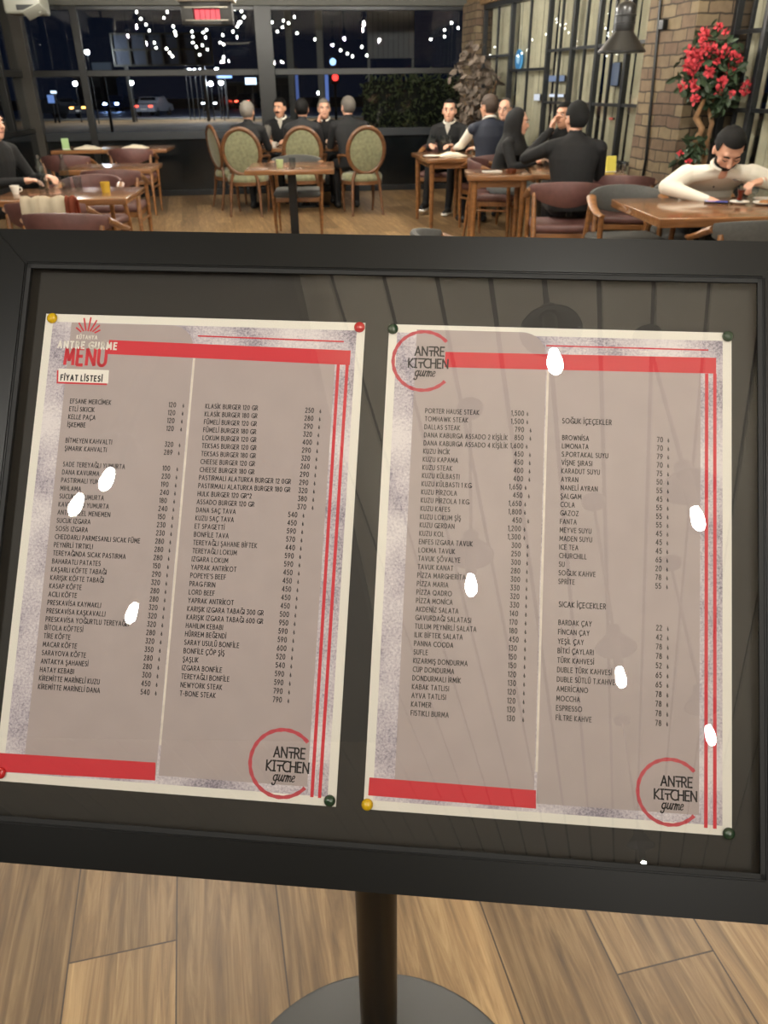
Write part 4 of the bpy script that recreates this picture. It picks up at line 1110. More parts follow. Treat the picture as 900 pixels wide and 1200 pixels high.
def collar(pp, m, r=.066):
    nb = pp['nb']; obj('collar', TB([nb + Vector((r * 1.05 * math.cos(a), r * math.sin(a) + .012, .012 - .03 * math.sin(a))) for a in [R_(110 + 320 * i / 14) for i in range(15)]], .013, 8), m, pp['root'], True)
def shirtfront(pp, m):
    s = pp['spine']; a, b_, c = s[5] + Vector((0, .07, .005)), s[4] + Vector((0, .099, 0)), s[3] + Vector((0, .122, .02))
    bm = bmesh.new(); L1 = [a + Vector((-.035, 0, .01)), b_ + Vector((-.032, .003, 0)), c + Vector((0, .004, 0))]; L2 = [a + Vector((.035, 0, .01)), b_ + Vector((.032, .003, 0)), c + Vector((.001, .004, 0))]
    v1 = [bm.verts.new(p) for p in L1]; v2 = [bm.verts.new(p) for p in L2]
    for i in range(2): bm.faces.new((v1[i], v2[i], v2[i + 1], v1[i + 1]))
    bmesh.ops.solidify(bm, geom=bm.faces[:], thickness=.006); obj('shirt_front', bm, m, pp['root'], True)
C_black = mat('black cloth', (13, 13, 15), .85, noise=.2, nscale=30); C_char = mat('charcoal cloth', (27, 27, 29), .85); C_navy = mat('navy quilted cloth', (26, 32, 48), .7)
C_shirt = mat('white shirt cloth', (226, 220, 206), .8, bump=.06, nscale=14); C_dark = mat('dark trousers', (17, 17, 20), .85); C_jean = mat('pale jeans', (120, 126, 128), .85, noise=.15); C_greysl = mat('grey sleeve', (96, 92, 86), .85)
H_grey = mat('grey hair', (112, 106, 98), .7, noise=.25, nscale=120); H_crop = mat('cropped grey hair', (86, 80, 74), .75, noise=.2, nscale=150); H_brown = mat('brown hair', (58, 44, 34), .7); H_black = mat('black hair', (12, 10, 9), .75, spec=.25)
SK2 = mat('light skin', (214, 164, 138), .5); M_cap = mat('black knit cap', (10, 10, 11), .9)
def wpt(px, py, Y): return AT(px, py, Y)
# --- five men's table
person('man with thinning grey hair seen from behind in the left round-backed chair', (-1.70, 10.78), R_(-12), C_black, C_dark, lean=.1, hair=H_grey, hairline=.07, drop=.03, seat=.50)
pp = person('man with black moustache and white collar facing the camera at the five men\'s table', (-1.36, 12.20), R_(172), C_black, C_dark, sleeve=C_greysl, lean=.12, mous=True, hair=H_black, seat=.49, hy=R_(-14), hp=R_(4)); collar(pp, C_shirt); shirtfront(pp, C_shirt)
person('dark-haired man seen from behind in the middle round-backed chair', (-1.0, 10.92), R_(-3), C_char, C_dark, lean=.1, hair=H_black, seat=.49)
pp = person('grey-haired man resting his face on his hand at the five men\'s table', (-.76, 12.22), R_(176), C_black, C_dark, lean=.14, hair=H_grey, rh=(-.86, 11.97, 1.0), re_=(-.95, 11.88, .80), rcurl=.9, rdir=(.12, .03, .9), seat=.47, skin=SK2, hy=R_(12)); collar(pp, C_shirt)
person('man in black jumper with cropped grey hair seen from behind, right of the five men', (-.36, 10.80), R_(14), C_black, C_dark, lean=.12, hair=H_crop, seat=.51, hy=R_(12), shw=.2, skin=SK2)
# --- table with the wine glasses
pp = person('man in dark jacket, white collar and white-soled trainers facing the camera at the dark window', (.90, 10.86), R_(160), C_black, C_dark, lean=.06, hair=H_black, hairline=.06, skin=SK2, hy=R_(10),
       knees=[(-.14, .42, .52), (.17, .34, .56)], feet=[(-.1, .40, .08), (.22, .34, .13)]); collar(pp, C_shirt); shirtfront(pp, C_shirt)
for p_ in ((-.1, .46, .03), (.22, .40, .055)): obj('shoe_sole', BX(p_, (.08, .25, .03), .01), M_white, pp['root'], True)
pp = person('man in navy vest with white sleeves seen from behind at the wine glass table', (1.23, 9.42), R_(18), C_navy, C_dark, sleeve=C_shirt, lean=.06, hair=H_brown, seat=.53, shw=.2, hy=R_(18), lh=(.88, 9.85, .82), le=(.92, 9.62, .86), rh=(1.14, 9.98, .8)); collar(pp, C_shirt)
pp = person('bald man with glasses half hidden behind the man in the navy vest', (1.60, 10.80), R_(150), C_char, C_dark, lean=.06, hair=H_crop, hairline=.095, skin=SK2, seat=.47)
bm = bmesh.new()
for sx in (-1, 1): tube(bm, [(sx * .031 + .021 * math.cos(a), .098, .01 + .016 * math.sin(a)) for a in [2 * PI * i / 12 for i in range(13)]], .002, 6)
tube(bm, [(-.01, .1, .014), (.01, .1, .014)], .002, 6); tube(bm, [(-.052, .096, .014), (-.08, .02, .014)], .002, 6); tube(bm, [(.052, .096, .014), (.08, .02, .014)], .002, 6)
obj('eyeglasses', bm, M_blackm, pp['root'], X=pp['X'])
# --- table by the windows
person('woman in black headscarf and black jacket in profile, pale jeans', (1.22, 8.58), R_(-108), C_black, C_jean, lh=(1.53, 8.44, .79), rh=(1.50, 8.22, .79), lean=.10, style='scarf', seat=.46, scale=.93, drop=.04, skin=SK2, hy=R_(-4), hp=R_(6), shw=.175, knees=[(-.1, .42, .50), (.13, .40, .50)], feet=[(-.12, .42, .08), (.14, .38, .08)])
person('dark-haired man in black with his hand at his mouth, before the windows', (1.94, 9.03), R_(166), C_black, C_dark, lean=.12, hair=H_black, seat=.46, hy=R_(-34), rh=(1.76, 8.84, 1.03), re_=(1.68, 8.78, .80), rcurl=.9, rdir=(.12, .03, .9))
person('man in black jacket and black cap seen from behind, hand raised to his face', (1.56, 6.78), R_(-6), C_black, C_dark, lean=.06, style='cap', hair=M_cap, hairline=.05, seat=.50, hy=R_(24), shw=.203, lh=(1.40, 7.05, 1.12), le=(1.20, 6.98, .92), lcurl=.8, ldir=(.25, .0, .9), skin=SK2, hs=1.06)
# --- man in the white shirt
WM = (2.37, 6.10)
pp = person('man in white shirt bent over the glossy table with a teaspoon in his hand', WM, R_(176), C_shirt, C_dark, lean=.32, drop=.13, hp=R_(42), hfwd=.0, hair=H_black, hairline=.05, beard=True, down=True, voxel=.007, seat=.50, hs=1.2, shw=.22, am=1.18,
       rh=wpt(826, 233.5, 5.60), re_=wpt(781, 219, 5.78), lh=wpt(893, 213, 5.60), le=wpt(921, 218, 5.80), rcurl=.25, lcurl=.85, rdir=(.85, -.55, -.12), ldir=(-.85, -.35, -.12), skin=SK2)
collar(pp, C_shirt, .072)
s = pp['spine']
for i in range(3):
    c = s[3].lerp(s[1], i / 3.0); obj('button', BL((0.012, c.y + .126, c.z + .02), (.006, .004, .006), 8), C_char, pp['root'], True)
pp = person('man in black jacket at the left edge of the photo, facing right', (-3.26, 7.1), R_(-110), C_black, C_dark, lean=.04, hair=H_black, seat=.50, skin=SK2)
# ================================================================== PLANTS
def leaf(bm, c, d, n, L_, W_):
    d = d.normalized(); x = d.cross(n).normalized(); n = x.cross(d)
    pts = [c, c + d * L_ * .35 + x * W_ * .5 + n * W_ * .12, c + d * L_ * .75 + x * W_ * .38, c + d * L_ - n * L_ * .12, c + d * L_ * .75 - x * W_ * .38, c + d * L_ * .35 - x * W_ * .5 + n * W_ * .12]
    v = [bm.verts.new(p) for p in pts]; m1 = bm.verts.new(c + d * L_ * .5 - n * W_ * .08)
    for i in range(6): bm.faces.new((v[i], v[(i + 1) % 6], m1))
def rnd(a): return random.uniform(-a, a)
def rdir(): 
    v = Vector((random.gauss(0, 1), random.gauss(0, 1), random.gauss(0, 1))); return v.normalized()
# red flowering tree in front of the pier
by = 6.75; b0 = AT(822, 170, by); bx = b0.x
t = thing('flowering_tree', 'artificial tree with red flowers and twisted trunk in front of the brick pier', 'tree', (bx, by, 0), 0)
q = lambda px, py: AT(px, py, by) - Vector((bx, by, 0))
obj('planter', LT([(0, 0), (.15, 0), (.18, .5), (.19, .62), (.165, .62), (.16, .58), (0, .58)], n=24), mat('dark planter', (50, 44, 38), .7), t, True)
M_trunk = mat('twisted bark', (128, 96, 64), .8, noise=.3, nscale=12, bump=.3)
for pl, r in (([q(818, 196), q(817, 178), q(815, 165), q(822, 150), q(817, 138), q(822, 122), q(828, 108)], [.03, .028, .03, .024, .024, .018, .012]),
              ([q(826, 196), q(829, 172), q(829, 158), q(834, 145), q(832, 128), q(838, 112)], [.022, .018, .016, .018, .014, .01])):
    pl = [Vector((p.x, 0.03 * math.sin(i * 2), p.z)) for i, p in enumerate(pl)]; pl[0].z = .55; obj('trunk', TB(pl, r, 10), M_trunk, t, True)
cl = [(830, 60, .19), (824, 78, .2), (842, 74, .19), (812, 88, .13), (852, 92, .15), (836, 98, .18), (845, 110, .13), (820, 102, .14), (840, 120, .08), (815, 172, .12), (806, 182, .08)]
bm = bmesh.new()
for px, py, r in cl:
    c = q(px, py); c.y = 0
    for i in range(int(r * 420)):
        u = rdir() * r * random.uniform(.4, 1.0); u.y *= .9; leaf(bm, c + u, rdir() + Vector((0, 0, -.3)), rdir(), random.uniform(.06, .1), random.uniform(.035, .055))
obj('foliage', bm, mat('dark green leaves', (50, 66, 44), .5, noise=.3, nscale=20), t)
M_fl = mat('red petals', (182, 54, 62), .7, noise=.25, nscale=40); proto_f = None
fl = [(815, 37), (820, 42), (832, 33), (838, 40), (813, 50), (818, 56), (829, 52), (819, 60), (803, 60), (828, 59), (806, 68), (837, 60), (842, 58), (848, 66), (829, 66), (832, 72), (801, 80), (805, 84), (811, 74), (821, 83), (826, 86), (805, 96), (791, 100), (807, 102), (853, 84), (850, 81), (835, 97), (834, 108), (804, 117), (846, 110), (870, 106), (872, 101), (791, 179), (796, 188), (812, 66), (800, 76), (834, 64), (858, 70)]
for i, (px, py) in enumerate(fl):
    c = q(px, py); c.y = -.14 + rnd(.07) if px < 860 else -.06
    if proto_f is None:
        bm = bmesh.new()
        for k in range(16):
            u = rdir(); leaf(bm, u * .012, u + rdir() * .3, rdir(), random.uniform(.035, .055), random.uniform(.03, .042))
        proto_f = obj('flower', bm, M_fl, t); o = proto_f
    else: o = proto_f.copy(); COL.objects.link(o)
    o.location = c; o.rotation_euler = (rnd(3), rnd(3), rnd(3)); o.scale = [random.uniform(.55, .9)] * 3
# dried bush in the far corner
dy = 11.6; d0 = AT(556, 165, dy)
t = thing('dried_bush', 'tall dried bush with dull brown leaves in the far corner by the brick column', 'plant', (d0.x, dy, 0))
q = lambda px, py: AT(px, py, dy) - Vector((d0.x, dy, 0))
bm = bmesh.new()
for k in range(7): tube(bm, [(0, 0, .3), (rnd(.06), rnd(.06), .8), (rnd(.25), rnd(.2), 1.5)], [.018, .012, .006], 6)
obj('stem', bm, M_trunk, t)
obj('pot', LT([(0, 0), (.14, 0), (.19, .34), (.175, .34), (.17, .3), (0, .3)], n=24), MATS['dark planter'], t, True)
bm = bmesh.new()
for px, py, r in ((556, 70, .2), (548, 88, .24), (566, 92, .24), (552, 110, .27), (564, 118, .25), (556, 136, .25), (548, 150, .2), (566, 148, .2), (558, 160, .18)):
    c = q(px, py); c.y = 0
    for i in range(int(r * 190)):
        u = rdir() * r * random.uniform(.5, 1.0); leaf(bm, c + u, rdir() + Vector((0, 0, -.5)), rdir(), random.uniform(.09, .14), random.uniform(.06, .09))
obj('foliage', bm, mat('dried leaves', (96, 84, 73), .7, noise=.35, nscale=9), t)

# ================================================================== THINGS ON THE TABLES
def put(f, name, label, cat, loc, group=None, rz=0):
    t = thing(name, label, cat, loc, rz, group); f(t); return t
def bottle(t):
    obj('glass', LT([(0, 0), (.034, 0), (.037, .01), (.037, .15), (.03, .18), (.016, .205), (.014, .25), (.011, .25), (.012, .2), (.027, .175), (.033, .15), (.033, .012), (0, .01)], n=24), glassmat('bottle glass', (.84, .88, .9), 1.9, .04), t, True)
    obj('cap', LT([(0, .262), (.0155, .262), (.0155, .24), (0, .24)], n=16), M_steel, t, True)
def tumbler(t): obj('glass', LT([(0, 0), (.028, 0), (.035, .1), (.032, .1), (.026, .008), (0, .008)], n=20), glassmat('bottle glass'), t, True)
def wine(t):
    obj('bowl', LT([(.004, .09), (.03, .12), (.038, .155), (.033, .2), (.031, .2), (.035, .155), (.027, .123), (0, .096)], n=20), glassmat('bottle glass'), t, True)
    obj('stem', LT([(.034, 0), (.034, .003), (.005, .01), (.004, .092), (0, .092)], n=16), glassmat('bottle glass'), t, True)
def plate(t, r=.1):
    obj('dish', LT([(0, 0), (r * .6, 0), (r, .014), (r * 1.0, .018), (r * .6, .006), (0, .006)], n=32), M_white, t, True)
def napkin(t):
    bm = bmesh.new(); rs = []
    for i in range(9):
        x = -.17 + .34 * i / 8; h = .012 + .035 * math.sin(PI * i / 8) ** 1.2 * (1 + .15 * math.sin(i * 2.3))
        rs.append([Vector((x, -.07, .001)), Vector((x, .07, .001)), Vector((x, .066, h * .6)), Vector((x, .02, h)), Vector((x, -.02, h * .95)), Vector((x, -.066, h * .55))])
    rings(bm, rs); obj('folded_cloth', bm, M_cloth, t, True)
def flatnap(t): obj('paper', BX((0, 0, .006), (.17, .09, .012), .004), M_white, t)
def cup(t):
    obj('cup', LT([(0, 0), (.022, 0), (.034, .05), (.036, .062), (.032, .062), (.02, .006), (0, .006)], n=20), M_white, t, True)
    obj('handle', TB([(.034, 0, .048), (.052, 0, .046), (.053, 0, .026), (.03, 0, .018)], .0045, 8), M_white, t, True)
Z = TZ + .0005
def gt(px, py): p = G(px, py, Z); return (p.x, p.y, Z)
put(bottle, 'water_bottle', 'clear glass water bottle, left one on the nearest left table', 'bottle', (-2.66, 6.55, Z), 'water bottles')
put(bottle, 'water_bottle', 'clear glass water bottle, right one on the nearest left table', 'bottle', (-2.50, 6.62, Z), 'water bottles')
put(tumbler, 'drinking_glass', 'small clear glass right of the water bottles', 'glass', (-2.40, 6.60, Z))
def candle(t):
    obj('holder', LT([(0, 0), (.03, 0), (.037, .075), (.034, .075), (.028, .008), (0, .008)], n=20), mat('amber glass', (196, 160, 60), .15), t, True); obj('wax', LT([(0, .008), (.027, .008), (.03, .05), (0, .05)], n=16), mat('candle wax', (224, 206, 120), .5), t, True)
put(candle, 'candle_glass', 'amber candle glass on the nearest left table', 'candle', (-2.14, 6.46, Z))
put(cup, 'coffee_cup', 'small white cup before the man in black at the left edge', 'cup', (-2.82, 6.40, Z))
put(napkin, 'folded_napkin', 'white folded napkin, left one on the far left table', 'napkin', (-3.92, 11.40, Z), 'white folded napkins')
put(napkin, 'folded_napkin', 'white folded napkin, right one on the far left table', 'napkin', (-3.30, 11.45, Z), 'white folded napkins')
def sign(col):
    def f(t):
        bm = bmesh.new(); prism(bm, [(-.03, 0), (.03, 0), (.012, .13), (-.012, .13)], -.045, .045); bmesh.ops.rotate(bm, matrix=Matrix.Rotation(PI / 2, 3, 'X'), verts=bm.verts)
        bmesh.ops.rotate(bm, matrix=Matrix.Rotation(R_(90), 3, 'Z'), verts=bm.verts); obj('card', bm, col, t)
        obj('foot', BX((0, 0, .003), (.1, .07, .006), .002), M_white, t)
    return f
put(sign(mat('pale green card', (150, 180, 120), .5)), 'table_card', 'pale green table card at the left of the far left table', 'card', (-4.22, 11.42, Z), None, R_(20))
put(sign(mat('yellow card', (226, 214, 96), .5)), 'table_card', 'yellow tent card on the table by the brick pier', 'card', (2.10, 7.66, Z), None, R_(14))
def shaker(t):
    obj('jar', LT([(0, 0), (.02, 0), (.022, .01), (.018, .06), (0, .06)], n=16), M_steel, t, True); obj('lid', LT([(0, .086), (.012, .082), (.019, .062), (0, .06)], n=16), M_black, t, True)
put(shaker, 'shaker', 'small steel salt shaker beside the yellow card', 'shaker', (2.18, 7.74, Z)); put(shaker, 'pepper_shaker', 'small shaker further right of the yellow card', 'shaker', (2.235, 7.68, Z))
def tray(t): obj('tray', BX((0, 0, .01), (.14, .1, .02), .006), M_black, t); obj('rim', BX((0, 0, .024), (.12, .08, .008), .003), M_dkgrey, t)
put(tray, 'bill_tray', 'small black bill tray left of the yellow card', 'tray', (1.94, 7.78, Z))
put(flatnap, 'paper_napkin', 'white paper napkin on the small table left of the man in black', 'napkin', (1.03, 7.72, Z), None, R_(10))
def ashtray(t):
    obj('bowl', LT([(0, 0), (.045, 0), (.05, .01), (.052, .034), (.044, .034), (.04, .012), (0, .01)], n=24), mat('brown glass', (92, 48, 30), .15), t, True)
    obj('rest', BX((0, .048, .033), (.014, .012, .006), .002), mat('brown glass', (92, 48, 30)), t)
put(ashtray, 'ashtray', 'brown ashtray beside the white paper napkin', 'ashtray', (1.19, 7.62, Z))
put(wine, 'wine_glass', 'empty wine glass nearest the man with the white collar, leftmost', 'glass', (.62, 9.95, Z), 'wine glasses'); put(wine, 'wine_glass', 'wine glass in the middle of the three on that table', 'glass', (.72, 9.80, Z), 'wine glasses'); put(wine, 'wine_glass', 'wine glass nearest the white sleeve, rightmost of three', 'glass', (.80, 9.90, Z), 'wine glasses')
put(napkin, 'folded_napkin', 'crumpled white napkin by the wine glasses', 'napkin', (.80, 9.56, Z), None, R_(20)); put(plate, 'small_plate', 'small white plate at the left corner of the wine glass table', 'plate', (.58, 9.48, Z))
put(bottle, 'water_bottle', 'clear glass bottle between the woman in the scarf and the windows', 'bottle', (1.60, 8.16, Z)); put(tumbler, 'drinking_glass', 'clear glass beside the bottle near the windows', 'glass', (1.74, 8.14, Z))
def mug(t):
    obj('pot', LT([(0, 0), (.03, 0), (.038, .07), (.034, .07), (.028, .006), (0, .006)], n=20), mat('pale green cup', (176, 190, 140), .35), t, True); obj('filling', LT([(0, .05), (.03, .05), (.033, .062), (0, .064)], n=16), mat('sugar', (220, 220, 190), .8), t, True)
put(mug, 'sugar_cup', 'pale green cup on the small square table', 'cup', gt(328, 196)); put(tumbler, 'drinking_glass', 'small clear glass right of the pale green cup', 'glass', gt(343, 198))
put(tumbler, 'drinking_glass', 'small clear glass on the five men\'s table', 'glass', (-.72, 11.35, Z)); put(cup, 'coffee_cup', 'white cup on the five men\'s table, left of the moustached man', 'cup', (-1.42, 11.4, Z))
def cloth(t):
    for k, (x, w_, c) in enumerate(((-.10, .12, M_cloth), (.045, .16, M_cloth), (.165, .07, mat('rust cloth', (142, 72, 48), .9)))):
        bm = bmesh.new(); f, g = [], []
        for j, (y, z) in enumerate(((-.075, .60), (-.07, .70), (-.055, .80), (-.03, .825), (0, .822), (.02, .79), (.028, .70))):
            f.append([bm.verts.new((x - w_ / 2 + w_ * i / 10, y - .008 * math.sin(i * 1.1 + k + j * .4), z + .006 * math.sin(i * .9 + k))) for i in range(11)])
        for j in range(6):
            for i in range(10): bm.faces.new((f[j][i], f[j][i + 1], f[j + 1][i + 1], f[j + 1][i]))
        bmesh.ops.solidify(bm, geom=bm.faces[:], thickness=.008); obj('cloth_fold', bm, c, t, True)
put(cloth, 'folded_cloth', 'cream and rust cloth hung over a brown chair back, lower left', 'cloth', (-2.22, 5.49, .012), None, R_(2))
# tea things before the man in white
tx, ty = G(866, 239, TZ).x, G(866, 239, TZ).y
def saucer(t): plate(t, .062); obj('well', LT([(0, .006), (.024, .006), (.024, .009), (0, .009)], n=20), M_white, t)
put(saucer, 'saucer', 'white saucer under the glass of red tea', 'saucer', (tx, ty, Z))
def tea(t):
    obj('glass', LT([(0, 0), (.02, 0), (.022, .012), (.018, .045), (.028, .088), (.026, .088), (.016, .045), (.019, .014), (0, .004)], n=20), glassmat('bottle glass'), t, True)
    obj('tea', LT([(0, .006), (.018, .014), (.0155, .045), (.023, .078), (0, .078)], n=20), mat('red tea', (112, 22, 8), .1), t, True)
put(tea, 'tea_glass', 'tulip glass of dark red tea on the saucer', 'glass', (tx, ty, Z + .0095))
def phone(t): obj('case', BX((0, 0, .005), (.075, .15, .009), .003), M_blackm, t); obj('screen', BX((0, 0, .0099), (.068, .142, .0008)), mat('blue screen', (50, 66, 150), .1, emit=.35, ecol=(60, 80, 190)), t)
put(phone, 'phone', 'smartphone with a blue screen beside the tea saucer', 'phone', (tx - .13, ty + .06, Z), None, R_(70))
def spoon(t):
    bm = bmesh.new(); ball(bm, (0, 0, 0), (.016, .026, .006), 14); obj('bowl', bm, M_steel, t, True); obj('handle', TB([(0, .02, .002), (0, .06, .008), (0, .13, .012)], [.003, .0025, .004], 8, .5), M_steel, t, True)
hp_ = wpt(878, 214, 5.50); sp_ = wpt(862, 211, 5.47)
o = put(spoon, 'teaspoon', 'steel teaspoon held in the man in white\'s hand', 'spoon', sp_); d_ = (hp_ - sp_); o.rotation_euler = (R_(-12), 0, math.atan2(-d_.x, d_.y))
put(lambda t: (plate(t, .08), obj('food', BL((0, 0, .016), (.045, .04, .014), 14), mat('brown pastry', (150, 104, 58), .7, noise=.2), t, True)), 'plate', 'white plate with a brown pastry at the right edge by the tea', 'plate', gt(897, 240))
put(saucer, 'saucer', 'empty white saucer further back by the plate at right', 'saucer', gt(893, 235))
put(wine, 'stemmed_glass', 'short-stemmed glass between the tea and the plate', 'glass', (*gt(882, 238)[:2], Z)).scale = (.62, .62, .5)

# ================================================================== HEATER, FAN UNIT
hy_ = 8.6; a_, b_ = AT(213, 10, hy_), AT(272, 10, hy_); hw = b_.x - a_.x; zt_, zb_ = AT(242, 2, hy_).z, AT(242, 30, hy_).z; hz = zt_ - zb_
t = thing('wall_heater', 'dark hanging heater with a glowing red panel above the left windows', 'heater', ((a_.x + b_.x) / 2, hy_, 0), R_(4))
obj('top_cover', BX((0, .02, zt_ + .02), (hw * 1.12, .3, .05), .012), mat('pale grey cover', (150, 146, 132), .5), t, True)
bm = bmesh.new(); zc = (zt_ + zb_) / 2
for (x0, x1, z0, z1) in ((-hw / 2, hw / 2, zt_ - hz * .28, zt_), (-hw / 2, hw / 2, zb_, zb_ + hz * .22), (-hw / 2, -hw * .26, zb_, zt_), (hw * .26, hw / 2, zb_, zt_)): box(bm, ((x0 + x1) / 2, 0, (z0 + z1) / 2), (x1 - x0, .16, z1 - z0), 0, .006)
obj('housing', bm, mat('heater housing', (44, 42, 38), .5), t, True)
obj('back_plate', BX((0, .05, zc), (hw * .9, .04, hz * .9)), M_blackm, t)
bm = bmesh.new()
for k in range(5): box(bm, (-hw * .26 + hw * .52 * (k + .5) / 5, .015, zc - hz * .02), (hw * .52 / 5 - .006, .02, hz * .42), 0, .004)
obj('glowing_element', bm, emat('red heat', (1.0, .10, .13), 1.15), t)
bm = bmesh.new()
for z in (zb_ + hz * .2, zt_ - hz * .26): box(bm, (0, -.085, z), (hw * .84, .012, .012))
obj('trim_bar', bm, mat('trim metal', (120, 116, 104), .35, metal=.5), t)
for sx in (-1, 1): obj('hanger', TB([(sx * hw * .35, .02, zt_ + .04), (sx * hw * .35, .02, CZ)], .01, 8), M_blackm, t)
fy = 10.2; a_ = AT(8, 10, fy); b_ = AT(50, 10, fy); zb_ = AT(28, 17, fy).z; fw = b_.x - a_.x
t = thing('ceiling_unit', 'grey box-shaped unit with an open flap in the top left corner', 'air conditioner', ((a_.x + b_.x) / 2, fy, 0), R_(6))
obj('case', BX((0, .1, zb_ + .14), (fw, .4, .28), .03), mat('grey plastic', (112, 112, 102), .5), t, True)
o = obj('flap', BX((0, 0, 0), (fw * .55, .18, .015), .005), mat('grey plastic', (112, 112, 102)), t, True); o.location = (fw * .32, -.12, zb_ + .02); o.rotation_euler = (R_(-25), R_(-22), 0)
obj('outlet', BX((fw * .1, -.09, zb_ + .06), (fw * .5, .04, .05), .004), M_blackm, t)
obj('bracket', TB([(0, .1, zb_ + .26), (0, .1, CZ)], .02, 8), M_blackm, t)
# signs seen through the right windows
def glow_sign(px, py, w_, h_, col, st, label, name='light_sign', extra=None):
    s_, z_ = sR(px, py, .045); t = thing(name, label, 'sign', RC + rt * s_ + rn * .045 + Vector((0, 0, z_)), RA)
    obj('light_face', BX((0, -.012, 0), (w_, .012, h_), .004), emat('glow ' + label, col, st), t); obj('backing', BX((0, .006, 0), (w_ * 1.03, .02, h_ * 1.06), .004), M_blackm, t)
    obj('hanging_wire', TB([(0, 0, h_ / 2), (0, 0, WH - z_)], .003, 6), M_blackm, t)
s_, z_ = sR(609, 70, .045)
t = thing('neon_sign', 'round blue neon sign with a pale squiggle in the double door', 'sign', RC + rt * s_ + rn * .045 + Vector((0, 0, z_)), RA)
rr = .11; bm = bmesh.new(); lathe(bm, [(0, 0), (rr, 0), (rr, .02), (0, .02)], n=32); obj('disc', bm, emat('blue neon', (.04, .30, .62), .75), t, X=Matrix.Rotation(PI / 2, 4, 'X'))
obj('squiggle', TB([(-.05, -.024, .04), (-.02, -.024, -.03), (.01, -.024, .03), (.05, -.024, .045), (.02, -.024, -.045)], .008, 6), emat('pale neon', (.5, .8, 1), .9), t)
obj('rim', TB([(rr * math.cos(a), -.012, rr * math.sin(a)) for a in [2 * PI * i / 32 for i in range(33)]], .008, 6), emat('rim neon', (.15, .55, .9), .9), t)
obj('hanging_wire', TB([(0, 0, rr), (0, 0, WH - z_)], .003, 6), M_blackm, t)
glow_sign(653, 92, .42, .06, (.35, .45, .7), .6, 'blurred pale blue light strip behind the black windows, upper')
glow_sign(653, 112, .38, .03, (.8, .85, 1), 1.2, 'thin white light strip behind the black windows, lower')
glow_sign(630, 114, .16, .07, (.9, .92, 1), 1.0, 'small white oval light in the double door')
glow_sign(722, 87, .14, .2, (.3, .36, .5), .35, 'dim blue rectangle in the window under the pendant lamp')
glow_sign(717, 139, .07, .02, (.9, .1, .06), .6, 'tiny red light low in the window under the pendant lamp')
for (px, py) in ((593, 16), (595, 26), (608, 29), (636, 18), (639, 25), (658, 11), (719, 13)):
    pass
# ================================================================== OUTSIDE
GZ = -.62
def ground_material():
    return mat('night grass verge', (132, 104, 68), .9, noise=.4, nscale=.6)
o = structure(obj('ground', BX((0, 70, GZ - .05), (300, 170, .1)), ground_material())); o.location = (0, 0, 0)
bm = bmesh.new(); bmesh.ops.delete(bm, geom=[], context='VERTS')
# verge starts beyond the back wall
o.data.transform(Matrix.Translation((0, 30, 0)))
road = structure(obj('road', BX((-10, 80, GZ + .02), (300, 30, .06)), mat('asphalt', (120, 126, 148), .55, noise=.15, nscale=.8)))
kerb = structure(obj('trim_1', BX((-10, 64.6, GZ + .05), (300, .35, .14), .02), mat('kerb stone', (120, 116, 108), .8)))
def car(px, py, Y, rz, label, col, front=(1, 1, 1), rear=(1, .08, .04), fs=0, rs_=0, amber=0):
    p = AT(px, py, Y); t = thing('car', label, 'car', (p.x, Y, GZ + .05), rz)
    pr = [(-2.1, .35), (-2.15, .6), (-2.05, .85), (-1.3, .95), (-.75, 1.38), (.55, 1.42), (1.1, 1.0), (2.0, .85), (2.15, .6), (2.1, .35)]
    bm = bmesh.new(); n = len(pr); secs = []
    for x in (-.86, -.78, .78, .86):
        k = 1 if abs(x) < .8 else .93
        secs.append([Vector((x, p_[0] * (1 if abs(x) < .8 else .985), .35 + (p_[1] - .35) * k)) for p_ in pr])
    rings(bm, secs); obj('body', bm, mat('car paint ' + label, col, .25, coat=.6), t)
    obj('windscreen', BX((0, .84, 1.2), (1.36, .5, .02)), mat('dark car glass', (16, 18, 22), .08), t).rotation_euler = (0, 0, 0)
    for sx in (-1, 1):
        obj('side_window', BX((sx * .79, -.1, 1.16), (.02, 1.25, .26), .004), mat('dark car glass', (16, 18, 22)), t)
        for yy in (-1.3, 1.3):
            bm = bmesh.new(); lathe(bm, [(0, -.1), (.3, -.1), (.33, -.06), (.33, .06), (.3, .1), (0, .1)], n=20); obj('wheel', bm, M_blackm, t, X=Matrix.Translation((sx * .76, yy, .33)) @ Matrix.Rotation(PI / 2, 4, 'Y'))
        obj('headlight', BX((sx * .6, 2.11, .68), (.3, .1, .14), .02), emat('headlight' + label, front, fs) if fs else M_steel, t)
        obj('tail_light', BX((sx * .6, -2.09, .74), (.34, .1, .14), .02), emat('tail light' + label, rear, rs_) if rs_ else mat('tail lens', (90, 10, 8), .3), t)
    obj('rear_window', BX((0, -1.03, 1.18), (1.3, .03, .36)), mat('dark car glass', (16, 18, 22)), t).rotation_euler = (0, 0, 0)
    obj('number_plate', BX((0, -2.13, .55), (.5, .03, .12), .005), M_white, t)
    return t
car(68, 126, 68, R_(62), 'dark car with a glowing orange tail light at the far left of the road', (60, 62, 66), rear=(1, .4, .08), rs_=9)
car(139, 121, 88, R_(176), 'car with dazzling blue-white headlights on the road', (60, 70, 100), front=(.35, .55, 1), fs=120)
car(180, 123, 72, R_(-8), 'silver car with red tail lights right of the blue headlights', (150, 150, 158), rs_=4)
car(254, 119, 86, R_(170), 'dark car with one white headlight in the distance left of the window post', (40, 40, 46), front=(.9, .95, 1), fs=12)
car(291, 117, 92, R_(-10), 'distant car with red lamps beside the window post', (40, 40, 46), rs_=9)
